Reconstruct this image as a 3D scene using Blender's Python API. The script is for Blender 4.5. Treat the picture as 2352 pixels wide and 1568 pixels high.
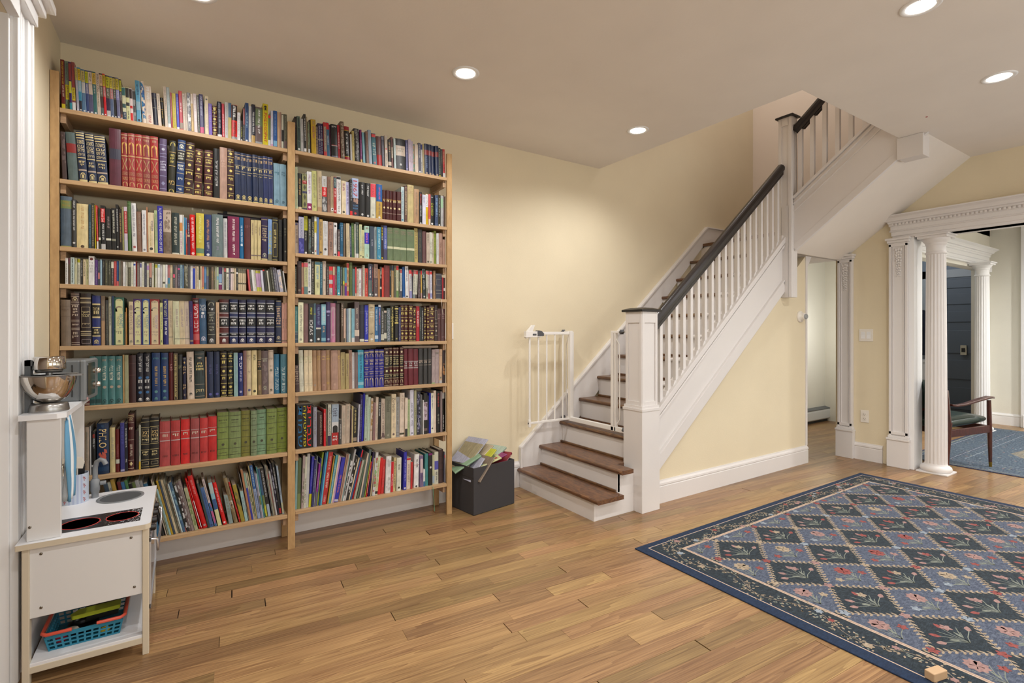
import bpy, bmesh, math, random
from mathutils import Vector, Matrix
for _o in list(bpy.data.objects): bpy.data.objects.remove(_o)
SC = bpy.context.scene
COL = SC.collection
# ---------------------------------------------------------------- camera, world, exposure
HC, F, YAW, HV = 1.22, 1160.0, math.radians(33.1), 758.0
cd = bpy.data.cameras.new('camera'); cam = bpy.data.objects.new('camera', cd); COL.objects.link(cam)
cam.location = (0, 0, HC); cam.rotation_euler = (math.pi/2, 0, -YAW)
cd.sensor_width = 36.0; cd.sensor_fit = 'HORIZONTAL'; cd.lens = F*36.0/2352; cd.shift_y = (HV-784)/2352.0
cd.clip_start = 0.05; cd.clip_end = 60
SC.camera = cam
SC.view_settings.view_transform = 'Standard'; SC.view_settings.look = 'None'
SC.view_settings.exposure = -0.07; SC.view_settings.gamma = 1.0; SC.view_settings.use_curve_mapping = False
w = bpy.data.worlds.new('world'); SC.world = w; w.use_nodes = True
w.node_tree.nodes['Background'].inputs[0].default_value = (.95, .93, .9, 1)
w.node_tree.nodes['Background'].inputs[1].default_value = 1.0
SY, CY = math.sin(YAW), math.cos(YAW)
H_CEIL = 2.63
def lin(c):
    if isinstance(c, str):
        c = [int(c[i:i+2], 16) for i in (0, 2, 4)]
    return tuple((v/255/12.92 if v/255 <= .04045 else ((v/255+.055)/1.055)**2.4) for v in c)
def light(name, kind, loc, power, color=(1, .93, .82), **k):
    d = bpy.data.lights.new(name, kind); d.energy = power; d.color = color
    for a, b in k.items(): setattr(d, a, b)
    o = bpy.data.objects.new(name, d); o.location = loc; COL.objects.link(o); return o
LAMPS = [(.05, 2.48), (1.30, 2.46), (2.69, 2.50), (.05, .875), (1.35, .87), (2.69, .87), (3.81, .875),
         (.05, -.8), (1.35, -.8), (2.69, -.8), (3.9, -.8)]
for x, y in LAMPS:
    light('downlight_lamp', 'SPOT', (x, y, H_CEIL-.02), 42, (1, .99, .98), spot_size=math.radians(156), spot_blend=.7, shadow_soft_size=.035)
for x, y in [(6.4, .6), (7.9, .6), (6.4, -1.0), (7.9, -.9)]:
    light('side_room_lamp', 'SPOT', (x, y, H_CEIL-.02), 130, (1, .99, .98), spot_size=math.radians(160), spot_blend=.8, shadow_soft_size=.05)
light('kitchen_lamp', 'POINT', (6.5, 2.9, 1.2), 11, (1, .97, .92), shadow_soft_size=.15)
light('stairwell_lamp', 'POINT', (4.3, 2.6, 4.4), 21, (1, .95, .93), shadow_soft_size=.2)
light('vestibule_lamp', 'POINT', (8.6, 2.9, 2.3), 9, (.9, .95, 1), shadow_soft_size=.15)

# ---------------------------------------------------------------- mesh helpers
class MB:
    def __init__(s): s.v = []; s.f = []; s.m = []; s.sm = []
    def add(s, vs, fs, mi=0, smooth=False):
        n = len(s.v); s.v += [tuple(v) for v in vs]
        for f in fs: s.f.append([i+n for i in f]); s.m.append(mi); s.sm.append(smooth)
        return s
    def box(s, x0, x1, y0, y1, z0, z1, mi=0, M=None):
        vs = [Vector((x, y, z)) for z in (z0, z1) for y in (y0, y1) for x in (x0, x1)]
        if M is not None: vs = [M @ v for v in vs]
        return s.add(vs, [(0, 2, 3, 1), (4, 5, 7, 6), (0, 1, 5, 4), (2, 6, 7, 3), (0, 4, 6, 2), (1, 3, 7, 5)], mi)
    def bar(s, a, b, w, h, mi=0, up=(0, 0, 1)):
        a = Vector(a); b = Vector(b); d = (b-a); L = d.length; d.normalize(); u = Vector(up)
        r = d.cross(u)
        if r.length < 1e-5: r = d.cross(Vector((1, 0, 0)))
        r.normalize(); u = r.cross(d)
        vs = []
        for p in (a, b):
            for i, j in ((-1, -1), (1, -1), (1, 1), (-1, 1)): vs.append(p + r*(i*w/2) + u*(j*h/2))
        return s.add(vs, [(3, 2, 1, 0), (4, 5, 6, 7), (0, 1, 5, 4), (1, 2, 6, 5), (2, 3, 7, 6), (3, 0, 4, 7)], mi)
    def prism(s, pts, ax, a, b, mi=0, smooth=False):
        # pts: 2-D outline; ax: extrusion axis; the two coordinates fill the other axes in order
        def mk(p, t):
            q = list(p); q.insert(ax, t); return q
        n = len(pts)
        vs = [mk(p, a) for p in pts] + [mk(p, b) for p in pts]
        fs = [tuple(range(n))[::-1], tuple(range(n, 2*n))]
        s.add(vs, fs, mi)
        return s.add(vs, [(i, (i+1) % n, n+(i+1) % n, n+i) for i in range(n)], mi, smooth)
    def lathe(s, prof, c=(0, 0, 0), n=24, mi=0, M=None, smooth=True, rfun=None):
        vs = []
        for r, z in prof:
            for k in range(n):
                a = 2*math.pi*k/n; rr = r*(rfun(a, z) if rfun else 1)
                vs.append(Vector((rr*math.cos(a), rr*math.sin(a), z)))
        T = Matrix.Translation(c) @ (M if M is not None else Matrix())
        vs = [T @ v for v in vs]
        fs = []
        for j in range(len(prof)-1):
            for k in range(n):
                fs.append((j*n+k, j*n+(k+1) % n, (j+1)*n+(k+1) % n, (j+1)*n+k))
        s.add(vs, fs, mi, smooth)
        m = len(prof)-1
        return s.add(vs, [tuple(range(n))[::-1], tuple(m*n+k for k in range(n))], mi, False)
    def tube(s, pts, r, n=8, mi=0, caps=True):
        pts = [Vector(p) for p in pts]; vs = []; prev = None
        rs = r if isinstance(r, (list, tuple)) else [r]*len(pts)
        for i, p in enumerate(pts):
            d = (pts[min(i+1, len(pts)-1)]-pts[max(i-1, 0)]).normalized()
            u = prev if prev is not None else (Vector((0, 0, 1)) if abs(d.z) < .9 else Vector((1, 0, 0)))
            u = (u - d*u.dot(d)).normalized(); prev = u; q = d.cross(u)
            for k in range(n):
                a = 2*math.pi*k/n; vs.append(p + (u*math.cos(a)+q*math.sin(a))*rs[i])
        fs = [(j*n+k, j*n+(k+1) % n, (j+1)*n+(k+1) % n, (j+1)*n+k) for j in range(len(pts)-1) for k in range(n)]
        s.add(vs, fs, mi, True)
        if caps: s.add(vs, [tuple(range(n))[::-1], tuple((len(pts)-1)*n+k for k in range(n))], mi)
        return s
    def mesh(s, name, mats):
        me = bpy.data.meshes.new(name); me.from_pydata(s.v, [], s.f)
        for m in (mats if isinstance(mats, (list, tuple)) else [mats]): me.materials.append(m)
        me.polygons.foreach_set('material_index', s.m); me.polygons.foreach_set('use_smooth', s.sm)
        me.update(); return me
    def build(s, name, mats, parent=None, bevel=0, fix=False):
        me = s.mesh(name, mats)
        if fix:
            bm = bmesh.new(); bm.from_mesh(me); bmesh.ops.remove_doubles(bm, verts=bm.verts, dist=1e-5)
            bmesh.ops.recalc_face_normals(bm, faces=bm.faces); bm.to_mesh(me); bm.free()
        o = bpy.data.objects.new(name, me); COL.objects.link(o)
        if parent is not None: o.parent = parent
        if bevel:
            b = o.modifiers.new('bevel', 'BEVEL'); b.width = bevel; b.segments = 2; b.limit_method = 'ANGLE'; b.harden_normals = False
        return o
def tag(o, label=None, cat=None, group=None, kind=None):
    if label: o['label'] = label
    if cat: o['category'] = cat
    if group: o['group'] = group
    if kind: o['kind'] = kind
    return o
def empty(name, loc=(0, 0, 0), rz=0):
    o = bpy.data.objects.new(name, None); o.location = loc; o.rotation_euler = (0, 0, rz); o.empty_display_size = .05
    COL.objects.link(o); return o
def struct(o, label=None): o['kind'] = 'structure'; o['label'] = label or o.name.replace('_', ' '); return o
def rect_holes(mb, x0, x1, z0, z1, holes, put):
    """wall panel with rectangular holes, cut to boxes; put(mb,a,b,c,d) adds one box"""
    xs = sorted({x0, x1, *[h[0] for h in holes], *[h[1] for h in holes]}); zs = sorted({z0, z1, *[h[2] for h in holes], *[h[3] for h in holes]})
    xs = [x for x in xs if x0 <= x <= x1]; zs = [z for z in zs if z0 <= z <= z1]
    for a, b in zip(xs, xs[1:]):
        run = None
        for c, d in zip(zs, zs[1:]):
            if any(h[0] < (a+b)/2 < h[1] and h[2] < (c+d)/2 < h[3] for h in holes):
                if run: put(mb, a, b, run[0], run[1]); run = None
            else: run = (run[0], d) if run else (c, d)
        if run: put(mb, a, b, run[0], run[1])

# ---------------------------------------------------------------- materials
_mc = {}
def mat(name, col, rough=.6, metal=0, bump=0, bscale=60, var=0, emit=0, spec=.5, vscale=3.0, coat=0, trans=0):
    if name in _mc: return _mc[name]
    m = bpy.data.materials.new(name); m.use_nodes = True; nt = m.node_tree; b = nt.nodes['Principled BSDF']
    c = lin(col); b.inputs['Base Color'].default_value = (*c, 1); b.inputs['Roughness'].default_value = rough
    b.inputs['Metallic'].default_value = metal; b.inputs['Specular IOR Level'].default_value = spec
    if coat: b.inputs['Coat Weight'].default_value = coat; b.inputs['Coat Roughness'].default_value = .1
    if trans: b.inputs['Transmission Weight'].default_value = trans
    tc = nt.nodes.new('ShaderNodeTexCoord')
    if var:
        n = nt.nodes.new('ShaderNodeTexNoise'); n.inputs['Scale'].default_value = vscale; n.inputs['Detail'].default_value = 5
        nt.links.new(tc.outputs['Object'], n.inputs['Vector'])
        r = nt.nodes.new('ShaderNodeMapRange'); r.inputs[1].default_value = .3; r.inputs[2].default_value = .7
        r.inputs[3].default_value = 1-var; r.inputs[4].default_value = 1+var*.5
        mx = nt.nodes.new('ShaderNodeVectorMath'); mx.operation = 'SCALE'; mx.inputs[0].default_value = c
        nt.links.new(n.outputs['Fac'], r.inputs[0]); nt.links.new(r.outputs[0], mx.inputs['Scale']); nt.links.new(mx.outputs[0], b.inputs['Base Color'])
    if bump:
        n2 = nt.nodes.new('ShaderNodeTexNoise'); n2.inputs['Scale'].default_value = bscale; n2.inputs['Detail'].default_value = 3
        bp = nt.nodes.new('ShaderNodeBump'); bp.inputs['Strength'].default_value = bump; bp.inputs['Distance'].default_value = .004
        nt.links.new(tc.outputs['Object'], n2.inputs['Vector']); nt.links.new(n2.outputs['Fac'], bp.inputs['Height']); nt.links.new(bp.outputs[0], b.inputs['Normal'])
    if emit:
        b.inputs['Emission Color'].default_value = (*c, 1); b.inputs['Emission Strength'].default_value = emit
    _mc[name] = m; return m
def wood(name, c1, c2, rough=.45, scale=(2.0, 30, 30), per_obj=0, seams=.35, ring=1.0, coat=0, rot=None, knots=0):
    """grain along local X unless the scale says otherwise; each object gets its own cut of the grain"""
    m = bpy.data.materials.new(name); m.use_nodes = True; nt = m.node_tree; N = nt.nodes.new; L = nt.links.new
    b = nt.nodes['Principled BSDF']; b.inputs['Roughness'].default_value = rough
    if coat: b.inputs['Coat Weight'].default_value = coat; b.inputs['Coat Roughness'].default_value = .12
    tc = N('ShaderNodeTexCoord'); oi = N('ShaderNodeObjectInfo'); mp = N('ShaderNodeMapping'); mp.inputs['Scale'].default_value = scale
    off = N('ShaderNodeVectorMath'); off.operation = 'MULTIPLY_ADD'; off.inputs[1].default_value = (37, 53, 71)
    L(oi.outputs['Random'], off.inputs[0]); L(tc.outputs['Object'], mp.inputs['Vector']); L(mp.outputs[0], off.inputs[2])
    n1 = N('ShaderNodeTexNoise'); n1.inputs['Scale'].default_value = 1.0; n1.inputs['Detail'].default_value = 2; n1.inputs['Distortion'].default_value = .4
    L(off.outputs[0], n1.inputs['Vector'])
    # cathedral rings: banded noise
    mu = N('ShaderNodeMath'); mu.operation = 'MULTIPLY'; mu.inputs[1].default_value = 9*ring; L(n1.outputs['Fac'], mu.inputs[0])
    fr = N('ShaderNodeMath'); fr.operation = 'FRACT'; L(mu.outputs[0], fr.inputs[0])
    pw = N('ShaderNodeMath'); pw.operation = 'POWER'; pw.inputs[1].default_value = 1.0; L(fr.outputs[0], pw.inputs[0])
    mp2 = N('ShaderNodeMapping'); mp2.inputs['Scale'].default_value = (3, 14, 14); L(off.outputs[0], mp2.inputs['Vector'])
    n2 = N('ShaderNodeTexNoise'); n2.inputs['Scale'].default_value = 1; n2.inputs['Detail'].default_value = 4; L(mp2.outputs[0], n2.inputs['Vector'])
    ad = N('ShaderNodeMath'); ad.operation = 'MULTIPLY_ADD'; ad.inputs[1].default_value = seams; L(pw.outputs[0], ad.inputs[0])
    m3 = N('ShaderNodeMapRange'); m3.inputs[1].default_value = .3; m3.inputs[2].default_value = .7; m3.inputs[3].default_value = 0; m3.inputs[4].default_value = .65; L(n2.outputs['Fac'], m3.inputs[0])
    L(m3.outputs[0], ad.inputs[2])
    cr = N('ShaderNodeValToRGB'); cr.color_ramp.elements[0].color = (*lin(c1), 1); cr.color_ramp.elements[1].color = (*lin(c2), 1)
    L(ad.outputs[0], cr.inputs[0]); out = cr.outputs[0]
    if per_obj:
        hs = N('ShaderNodeHueSaturation'); mr = N('ShaderNodeMapRange'); mr.inputs[3].default_value = 1-per_obj; mr.inputs[4].default_value = 1+per_obj*.8
        sb = N('ShaderNodeMath'); sb.operation = 'FRACT'; s7 = N('ShaderNodeMath'); s7.operation = 'MULTIPLY'; s7.inputs[1].default_value = 17.3
        L(oi.outputs['Random'], s7.inputs[0]); L(s7.outputs[0], sb.inputs[0]); L(sb.outputs[0], mr.inputs[0]); L(mr.outputs[0], hs.inputs['Value'])
        mr2 = N('ShaderNodeMapRange'); mr2.inputs[3].default_value = .49; mr2.inputs[4].default_value = .508; L(oi.outputs['Random'], mr2.inputs[0]); L(mr2.outputs[0], hs.inputs['Hue'])
        L(out, hs.inputs['Color']); out = hs.outputs[0]
    L(out, b.inputs['Base Color'])
    bp = N('ShaderNodeBump'); bp.inputs['Strength'].default_value = .06; bp.inputs['Distance'].default_value = .002; L(ad.outputs[0], bp.inputs['Height']); L(bp.outputs[0], b.inputs['Normal'])
    return m
M_WALL = mat('cream_paint', 'e4d7ba', .75, bump=.15, bscale=140, var=.03)
M_WALL2 = mat('pale_cream_paint', 'e9e6da', .75, bump=.15, bscale=140, var=.03)
M_WALL3 = mat('off_white_paint', 'e4d8cc', .75, bump=.1, bscale=140)
M_CEIL = mat('ceiling_paint', 'ebe4dc', .85, bump=.12, bscale=90, var=.03)
M_TRIM = mat('white_trim_paint', 'e2dedc', .4, bump=.08, bscale=60, var=.02)
M_TRIM2 = mat('bright_white_trim', 'eeeeee', .4, bump=.05)
M_OAK = wood('oak_floor', 'ae8c5e', '79593a', .36, (.9, 13, 13), per_obj=.30, seams=.42, ring=1.0, coat=.12)
M_TREAD = wood('stair_tread_wood', '86603c', '4a3226', .35, (16, 1.6, 16), per_obj=.1, seams=.5, coat=.2)
M_PINE = wood('pine', 'bf9f78', '9f7f5b', .5, (2.0, 12, 30), seams=.25, ring=.6)
M_PINEV = wood('pine_upright', 'bd9a6b', 'a07e54', .5, (20, 20, 1.4), seams=.25, ring=.6)
M_PINED = wood('pine_cleat', 'b59573', '90735a', .5, (20, 2, 20), seams=.25, ring=.6)
M_RAIL = wood('dark_stained_rail', '231a18', '120d0c', .34, (3, 40, 40), seams=.3, coat=.12)
M_BLACK = mat('black_gloss', '171413', .35, bump=.05)
M_GAP = mat('floor_joint_dark', '3a2a1c', .9)

# ---------------------------------------------------------------- the room shell
YB = 3.28; XL = -.502; XR = 5.376; ZT = 5.0
f0 = struct(MB().box(-3, 11, -4, 4.5, -.12, -.006).build('floor', M_GAP))
rnd = random.Random(7)
ANG = math.radians(-4.2); RM = Matrix.Rotation(ANG, 4, 'Z')
PW = .0775
def seen(p):
    """is a floor point in the photographed view, and how far"""
    zc = p.x*SY + p.y*CY
    if zc < .8: return None
    u = 1176 + F*(p.x*CY - p.y*SY)/zc; v = HV + F*HC/zc
    return zc if -60 < u < 2420 and v < 1640 else None
planks = []
j0, j1 = int(-3.0/PW), int(4.4/PW)
for j in range(j0, j1):
    x = -2.5 + rnd.random()*.8; y = j*PW
    while x < 10.5:
        L = rnd.choice([.35, .5, .65, .8, 1.0, 1.25, 1.5])*rnd.uniform(.85, 1.15)
        a = (x, x+L, y, y+PW)
        ps = [RM @ Vector((x+L*t, y+PW/2, 0)) for t in (.05, .5, .95)]
        if all(-2.5 < p.x < 10 and -3 < p.y < 4.3 for p in ps):
            d = [seen(p) for p in ps if not (2.15 < p.x < 4.8 and p.y < 1.95)]; d = [q for q in d if q]
            blocked = all((p.y > YB or p.x < XL or (2.2 < p.x < 5.4 and p.y > 2.42)) for p in ps)
            planks.append((min(d) if d and not blocked else 99, a))
        x += L
planks.sort(key=lambda q: q[0])
near, far = planks[:290], planks[290:]
G = .0007
pl_cache = {}
for k, (d, (a, b, c, e)) in enumerate(near):
    L = round(b-a, 2)
    if L not in pl_cache:
        mb = MB(); mb.box(-L/2+G, L/2-G, -PW/2+G/2, PW/2-G/2, -.006, 0); pl_cache[L] = mb.mesh('plank', M_OAK)
    o = bpy.data.objects.new('plank', pl_cache[L]); COL.objects.link(o); o.parent = f0
    p = RM @ Vector(((a+b)/2, (c+e)/2, rnd.uniform(-.0002, .0002))); o.location = p; o.rotation_euler = (0, 0, ANG)
# the boards too far or hidden: three colour-varied joined sets would look alike, so one joined object
mb = MB()
for d, (a, b, c, e) in far: mb.box(a+G, b-G, c+G/2, e-G/2, -.006, 0)
o = mb.build('floorboards', M_OAK, f0); o.rotation_euler = (0, 0, ANG); o['kind'] = 'stuff'

wb = MB(); wb.box(XL-.1, 4.9, YB, YB+.1, 0, ZT); wb.box(4.9, XR+.12, YB, YB+.1, 1.92, ZT); struct(wb.build('wall_back', M_WALL))
struct(MB().box(XL-.1, XL, 2.40, YB, 0, H_CEIL).box(XL-.1, XL, -.9, 1.3, 0, H_CEIL).box(XL-.1, XL, 1.3, 2.40, 2.3, H_CEIL).build('wall_left', M_WALL))
wf = MB(); FILL_WINS = [(.2, 1.6, .75, 2.15), (2.2, 3.6, .75, 2.15), (4.0, 5.1, .75, 2.15)]  # openings added behind the camera to carry soft frontal fill
rect_holes(wf, XL-.1, XR+.1, 0, H_CEIL, FILL_WINS, lambda m, a, b, c, d: m.box(a, b, -1.4, -1.3, c, d)); wf.box(XL-.1, XL, -1.3, -.9, 0, H_CEIL)
struct(wf.build('wall_front', M_WALL))
for k, (a, b, c, d) in enumerate(FILL_WINS):
    fr = MB().box(a, a+.05, -1.39, -1.33, c, d).box(b-.05, b, -1.39, -1.33, c, d).box(a, b, -1.39, -1.33, c, c+.05).box(a, b, -1.39, -1.33, d-.05, d).box(a, b, -1.38, -1.34, (c+d)/2-.02, (c+d)/2+.02)
    struct(fr.build('window_%d' % (k+1), M_TRIM))
    light('window_daylight', 'AREA', ((a+b)/2, -1.42, (c+d)/2), 16, (.95, .98, 1), shape='RECTANGLE', size=b-a, size_y=d-c).rotation_euler = (math.pi/2, 0, 0)  # added area light: fill from behind the camera, no known source
struct(MB().box(-2.2, XL-.1, 1.2, 1.3, 0, H_CEIL).box(-2.2, XL-.1, 2.56, 2.66, 0, H_CEIL).box(-2.3, -2.2, 1.2, 2.66, 0, H_CEIL).build('wall_passage', M_WALL3))
# ceiling with the stairwell opening
WX, WY = 3.05, 1.555
cb = MB()
cb.box(-2.4, WX, -1.4, YB, H_CEIL, H_CEIL+.12); cb.box(WX, 4.44, -1.4, WY, H_CEIL, H_CEIL+.12); cb.box(4.44, XR, -1.4, 1.42, H_CEIL, H_CEIL+.12)
holes_c = []
struct(cb.build('ceiling', M_CEIL))
# stairwell shaft above the ceiling
struct(MB().box(WX-.1, WX, WY, YB, H_CEIL+.12, ZT).box(WX, 4.44, WY-.1, WY, H_CEIL+.12, ZT).box(4.34, 4.44, .3, WY-.1, H_CEIL+.12, ZT).box(4.44, XR, .2, .3, H_CEIL+.12, ZT).build('wall_shaft', M_WALL3))
struct(MB().box(WX-.1, XR+.12, .2, YB+.1, ZT, ZT+.1).build('ceiling_upper', M_WALL3))
# right wall
wr = MB()
def putr(m, a, b, c, d): m.box(XR, XR+.12, a, b, c, d)
rect_holes(wr, -1.4, YB, 0, H_CEIL, [(-1.0, 1.80, -1, 2.04), (2.42, 3.28, -1, 1.92)], putr)
struct(wr.build('wall_right', M_WALL))
struct(MB().box(XR, XR+.12, .2, YB, H_CEIL, ZT).build('wall_right_upper', M_WALL3))
# understair wall: cream face below the sloping stringer
X0U, X1U = 2.72, 4.81
def zslope(x): return .27 + (x-2.82)*.813
us = MB(); us.prism([(X0U, 0), (X1U, 0), (X1U, 1.90), (4.84-.0, 1.90), (X0U, zslope(X0U)+.03)][:3] + [(X1U, 1.9), (4.83, 1.9)][:1] + [(X0U, zslope(X0U)+.05)], 1, 2.425, 2.50)
struct(us.build('wall_stair', M_WALL))
# side room shell
struct(MB().box(XR+.12, 9.2, -1.5, 2.13, H_CEIL, H_CEIL+.1).box(XR+.12, 9.8, 2.13, 4.0, 2.45, 2.55).build('ceiling_side', M_CEIL))
s2 = MB(); s2.box(8.88, 9.0, -1.5, 2.13, 0, H_CEIL)
rect_holes(s2, XR+.12, 8.88, 0, H_CEIL, [(5.9, 8.62, -1, 2.0)], lambda m, a, b, c, d: m.box(a, b, 2.13, 2.25, c, d))
s2.box(8.55, 8.88, 1.45, 1.62, 0, H_CEIL) if False else None
struct(s2.build('wall_side', M_WALL2))
struct(MB().box(XR+.12, 9.0, -1.6, -1.5, 0, H_CEIL).build('wall_side_front', M_WALL2))
M_VEST = mat('vestibule_paint', '8d98a6', .7, bump=.1)
struct(MB().box(9.6, 9.7, 2.13, 4.0, 0, 2.5).box(9.0, 9.7, 2.05, 2.13, 0, 2.5).box(7.3, 9.7, 3.9, 4.0, 0, 2.5).build('wall_vestibule', M_VEST))
struct(MB().box(XR+.12, 7.3, 2.40, 2.45, 0, 2.45).box(7.25, 7.3, 2.45, 3.2, 0, 2.45).box(7.3, 7.8, 3.2, 3.9, 0, 2.45).build('wall_kitchen', M_WALL2)).location = (0, 0, 0)
struct(MB().box(4.6, 7.9, 3.42, 3.5, 0, 2.45).build('wall_kitchen_back', mat('kitchen_paint', 'f0efe8', .7)))
# baseboards: profile with a moulded cap
def baseboard(name, p0, p1, h=.15, t=.018, nrm=(0, -1), m=None, zb=0):
    p0 = Vector(p0); p1 = Vector(p1); n = Vector(nrm)
    prof = [(0, 0), (t, 0), (t, h*.72), (t*.75, h*.76), (t*1.15, h*.80), (t*1.05, h*.88), (t*.5, h*.95), (t*.4, h), (0, h)]
    vs = [(*(p+n*o), zb+z) for p in (p0, p1) for o, z in prof]; k = len(prof)
    mb = MB().add(vs, [tuple(range(k)), tuple(range(2*k-1, k-1, -1))] + [(i, k+i, k+(i+1) % k, (i+1) % k) for i in range(k)])
    return struct(mb.build(name, m or M_TRIM, fix=True))
baseboard('baseboard_back', (XL, YB), (2.2, YB), h=.20)
baseboard('baseboard_stair', (2.72, 2.425), (X1U+.018, 2.425), h=.16)
baseboard('baseboard_stair_end', (X1U, 2.425), (X1U, 2.52), h=.16, nrm=(1, 0))
baseboard('baseboard_right', (XR, 2.25), (XR, 2.02), h=.16, nrm=(-1, 0))
baseboard('baseboard_side', (8.88, -1.5), (8.88, 2.13), h=.15, nrm=(-1, 0), m=M_TRIM2)
baseboard('baseboard_kitchen', (5.5, 3.42), (7.8, 3.42), h=.15, m=M_TRIM2)
baseboard('baseboard_left', (XL, 2.56), (XL, YB), h=.16, nrm=(1, 0))
# ---------------------------------------------------------------- staircase
NX = [2.171+.2067*i for i in range(12)]
NZ = [.150, .306, .476, .652, .826, 1.004, 1.183, 1.362, 1.541, 1.721, 1.908, 2.10]
st = empty('staircase', (2.2, 2.4, 0)); tag(st, 'lower flight of worn brown wooden treads and white risers beside the grey book box', 'staircase')
def at0(o, par):  # mesh was built in world coordinates: keep it there under its parent
    o.parent = par; o.matrix_parent_inverse = Matrix.Translation(par.location).inverted() if par.rotation_euler.z == 0 else par.matrix_basis.inverted(); return o
YI = 2.50
for i in range(11):
    x, z = NX[i], NZ[i]; nx = NX[i+1]+.024
    ye = 2.352 if i < 2 else YI-.06
    mb = MB()
    # rounded nosing profile in x,z
    pr = [(nx, z-.028), (x+.008, z-.028), (x+.001, z-.02), (x, z-.012), (x+.003, z-.004), (x+.01, z), (nx, z)]
    if i == 1: # second tread stops in front of the newel and runs on behind it
        mb.prism(pr[:], 1, YI, 3.256); mb.prism([(2.49 if p[0] > 2.45 else p[0], p[1]) for p in pr], 1, ye, YI)
    else:
        mb.prism(pr, 1, ye if i < 4 else 2.64, 3.256)
        if i >= 4: at0(MB().prism(pr, 1, ye, 2.64).build('painted_tread_end', M_TRIM), st)
    at0(mb.build('tread', M_TREAD, bevel=.003 if i < 5 else 0), st)
    # small wooden cove strip at the back of the visible treads
    if i < 6: at0(MB().box(nx-.014, nx, (YI if i else 2.42), 3.256, z, z+.016).build('tread_moulding', M_TREAD, bevel=.004), st)
    zb = NZ[i-1] if i else 0
    at0(MB().box(x+.024, x+.044, (2.41 if i < 2 else YI-.06), 3.256, zb, z-.028).build('riser', M_TRIM), st)
x = NX[11]
at0(MB().box(x+.024, x+.044, YI-.06, 3.256, NZ[10], 2.072).build('riser', M_TRIM), st)
at0(MB().box(NX[0]+.044, 2.556, 2.41, 2.43, 0, NZ[0]-.028).box(NX[1]+.026, 2.556, 2.41, 2.43, NZ[0]-.028, NZ[1]-.028).build('step_end_panel', M_TRIM, bevel=.001), st)
at0(MB().box(x, XR, 2.44, 3.26, 2.072, 2.10).build('landing_floor', M_TREAD), st)
sk = [(2.21, .30), (4.51, 2.267), (XR, 2.267), (XR, 2.10), (4.46, 2.08), (2.32, .03), (2.21, .03)]
at0(MB().prism(sk, 1, 3.255, YB).build('skirt_board', M_TRIM), st)
capl = MB(); capl.bar((2.205, 3.262, .305), (4.515, 3.262, 2.272), .04, .018, up=(0, 0, 1)); capl.box(2.198, 2.216, 3.244, YB, .03, .31); capl.box(4.51, XR, 3.242, YB, 2.267, 2.28)
at0(capl.build('skirt_cap', M_TRIM, bevel=.003), st)
# outer stringer with mouldings
def zt(x): return .71+(x-2.82)*.837
def zl(x): return .27+(x-2.82)*.813
xa, xb = 2.70, 4.40
sg = MB().prism([(xa, zl(xa)), (xb, zl(xb)), (xb, zt(xb)), (xa, zt(xa))], 1, 2.41, 2.44)
at0(sg.build('stringer', M_TRIM), st)
sm = MB()
sm.bar((xa, 2.405, zl(xa)+.055), (xb, 2.405, zl(xb)+.055), .03, .085)
sm.bar((xa, 2.398, zl(xa)+.10), (xb, 2.398, zl(xb)+.10), .02, .014)
sm.bar((xa, 2.40, zt(xa)-.075), (xb, 2.40, zt(xb)-.075), .02, .016)
sm.bar((xa, 2.40, zt(xa)-.03), (xb, 2.40, zt(xb)-.03), .03, .03)
sm.bar((xa, 2.425, zt(xa)-.01), (xb, 2.425, zt(xb)-.01), .085, .02)
at0(sm.build('stringer_moulding', M_TRIM, bevel=.003), st)
NB = 20; bx = [2.832+.0835*i for i in range(NB)]
RZ = lambda x: 1.28+(x-2.79)*.839
bm0 = {}
for k, x in enumerate(bx):
    if x > 4.39: continue
    mb = MB().box(x-.0145, x+.0145, 2.411, 2.440, zt(x)-.01, RZ(x)-.035)
    at0(mb.build('baluster', M_TRIM, bevel=.0015), st)
    if k < NB-1: # small level fillet between neighbours
        xm = x+.0418
        at0(MB().prism([(x+.016, zt(x+.016)-.004), (xm+.026, zt(xm+.026)-.004), (xm+.024, zt(xm)+.03), (xm+.006, zt(xm)+.036), (x+.03, zt(x)+.03)], 1, 2.402, 2.448).build('fillet', M_TRIM, bevel=.004), st)
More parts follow.
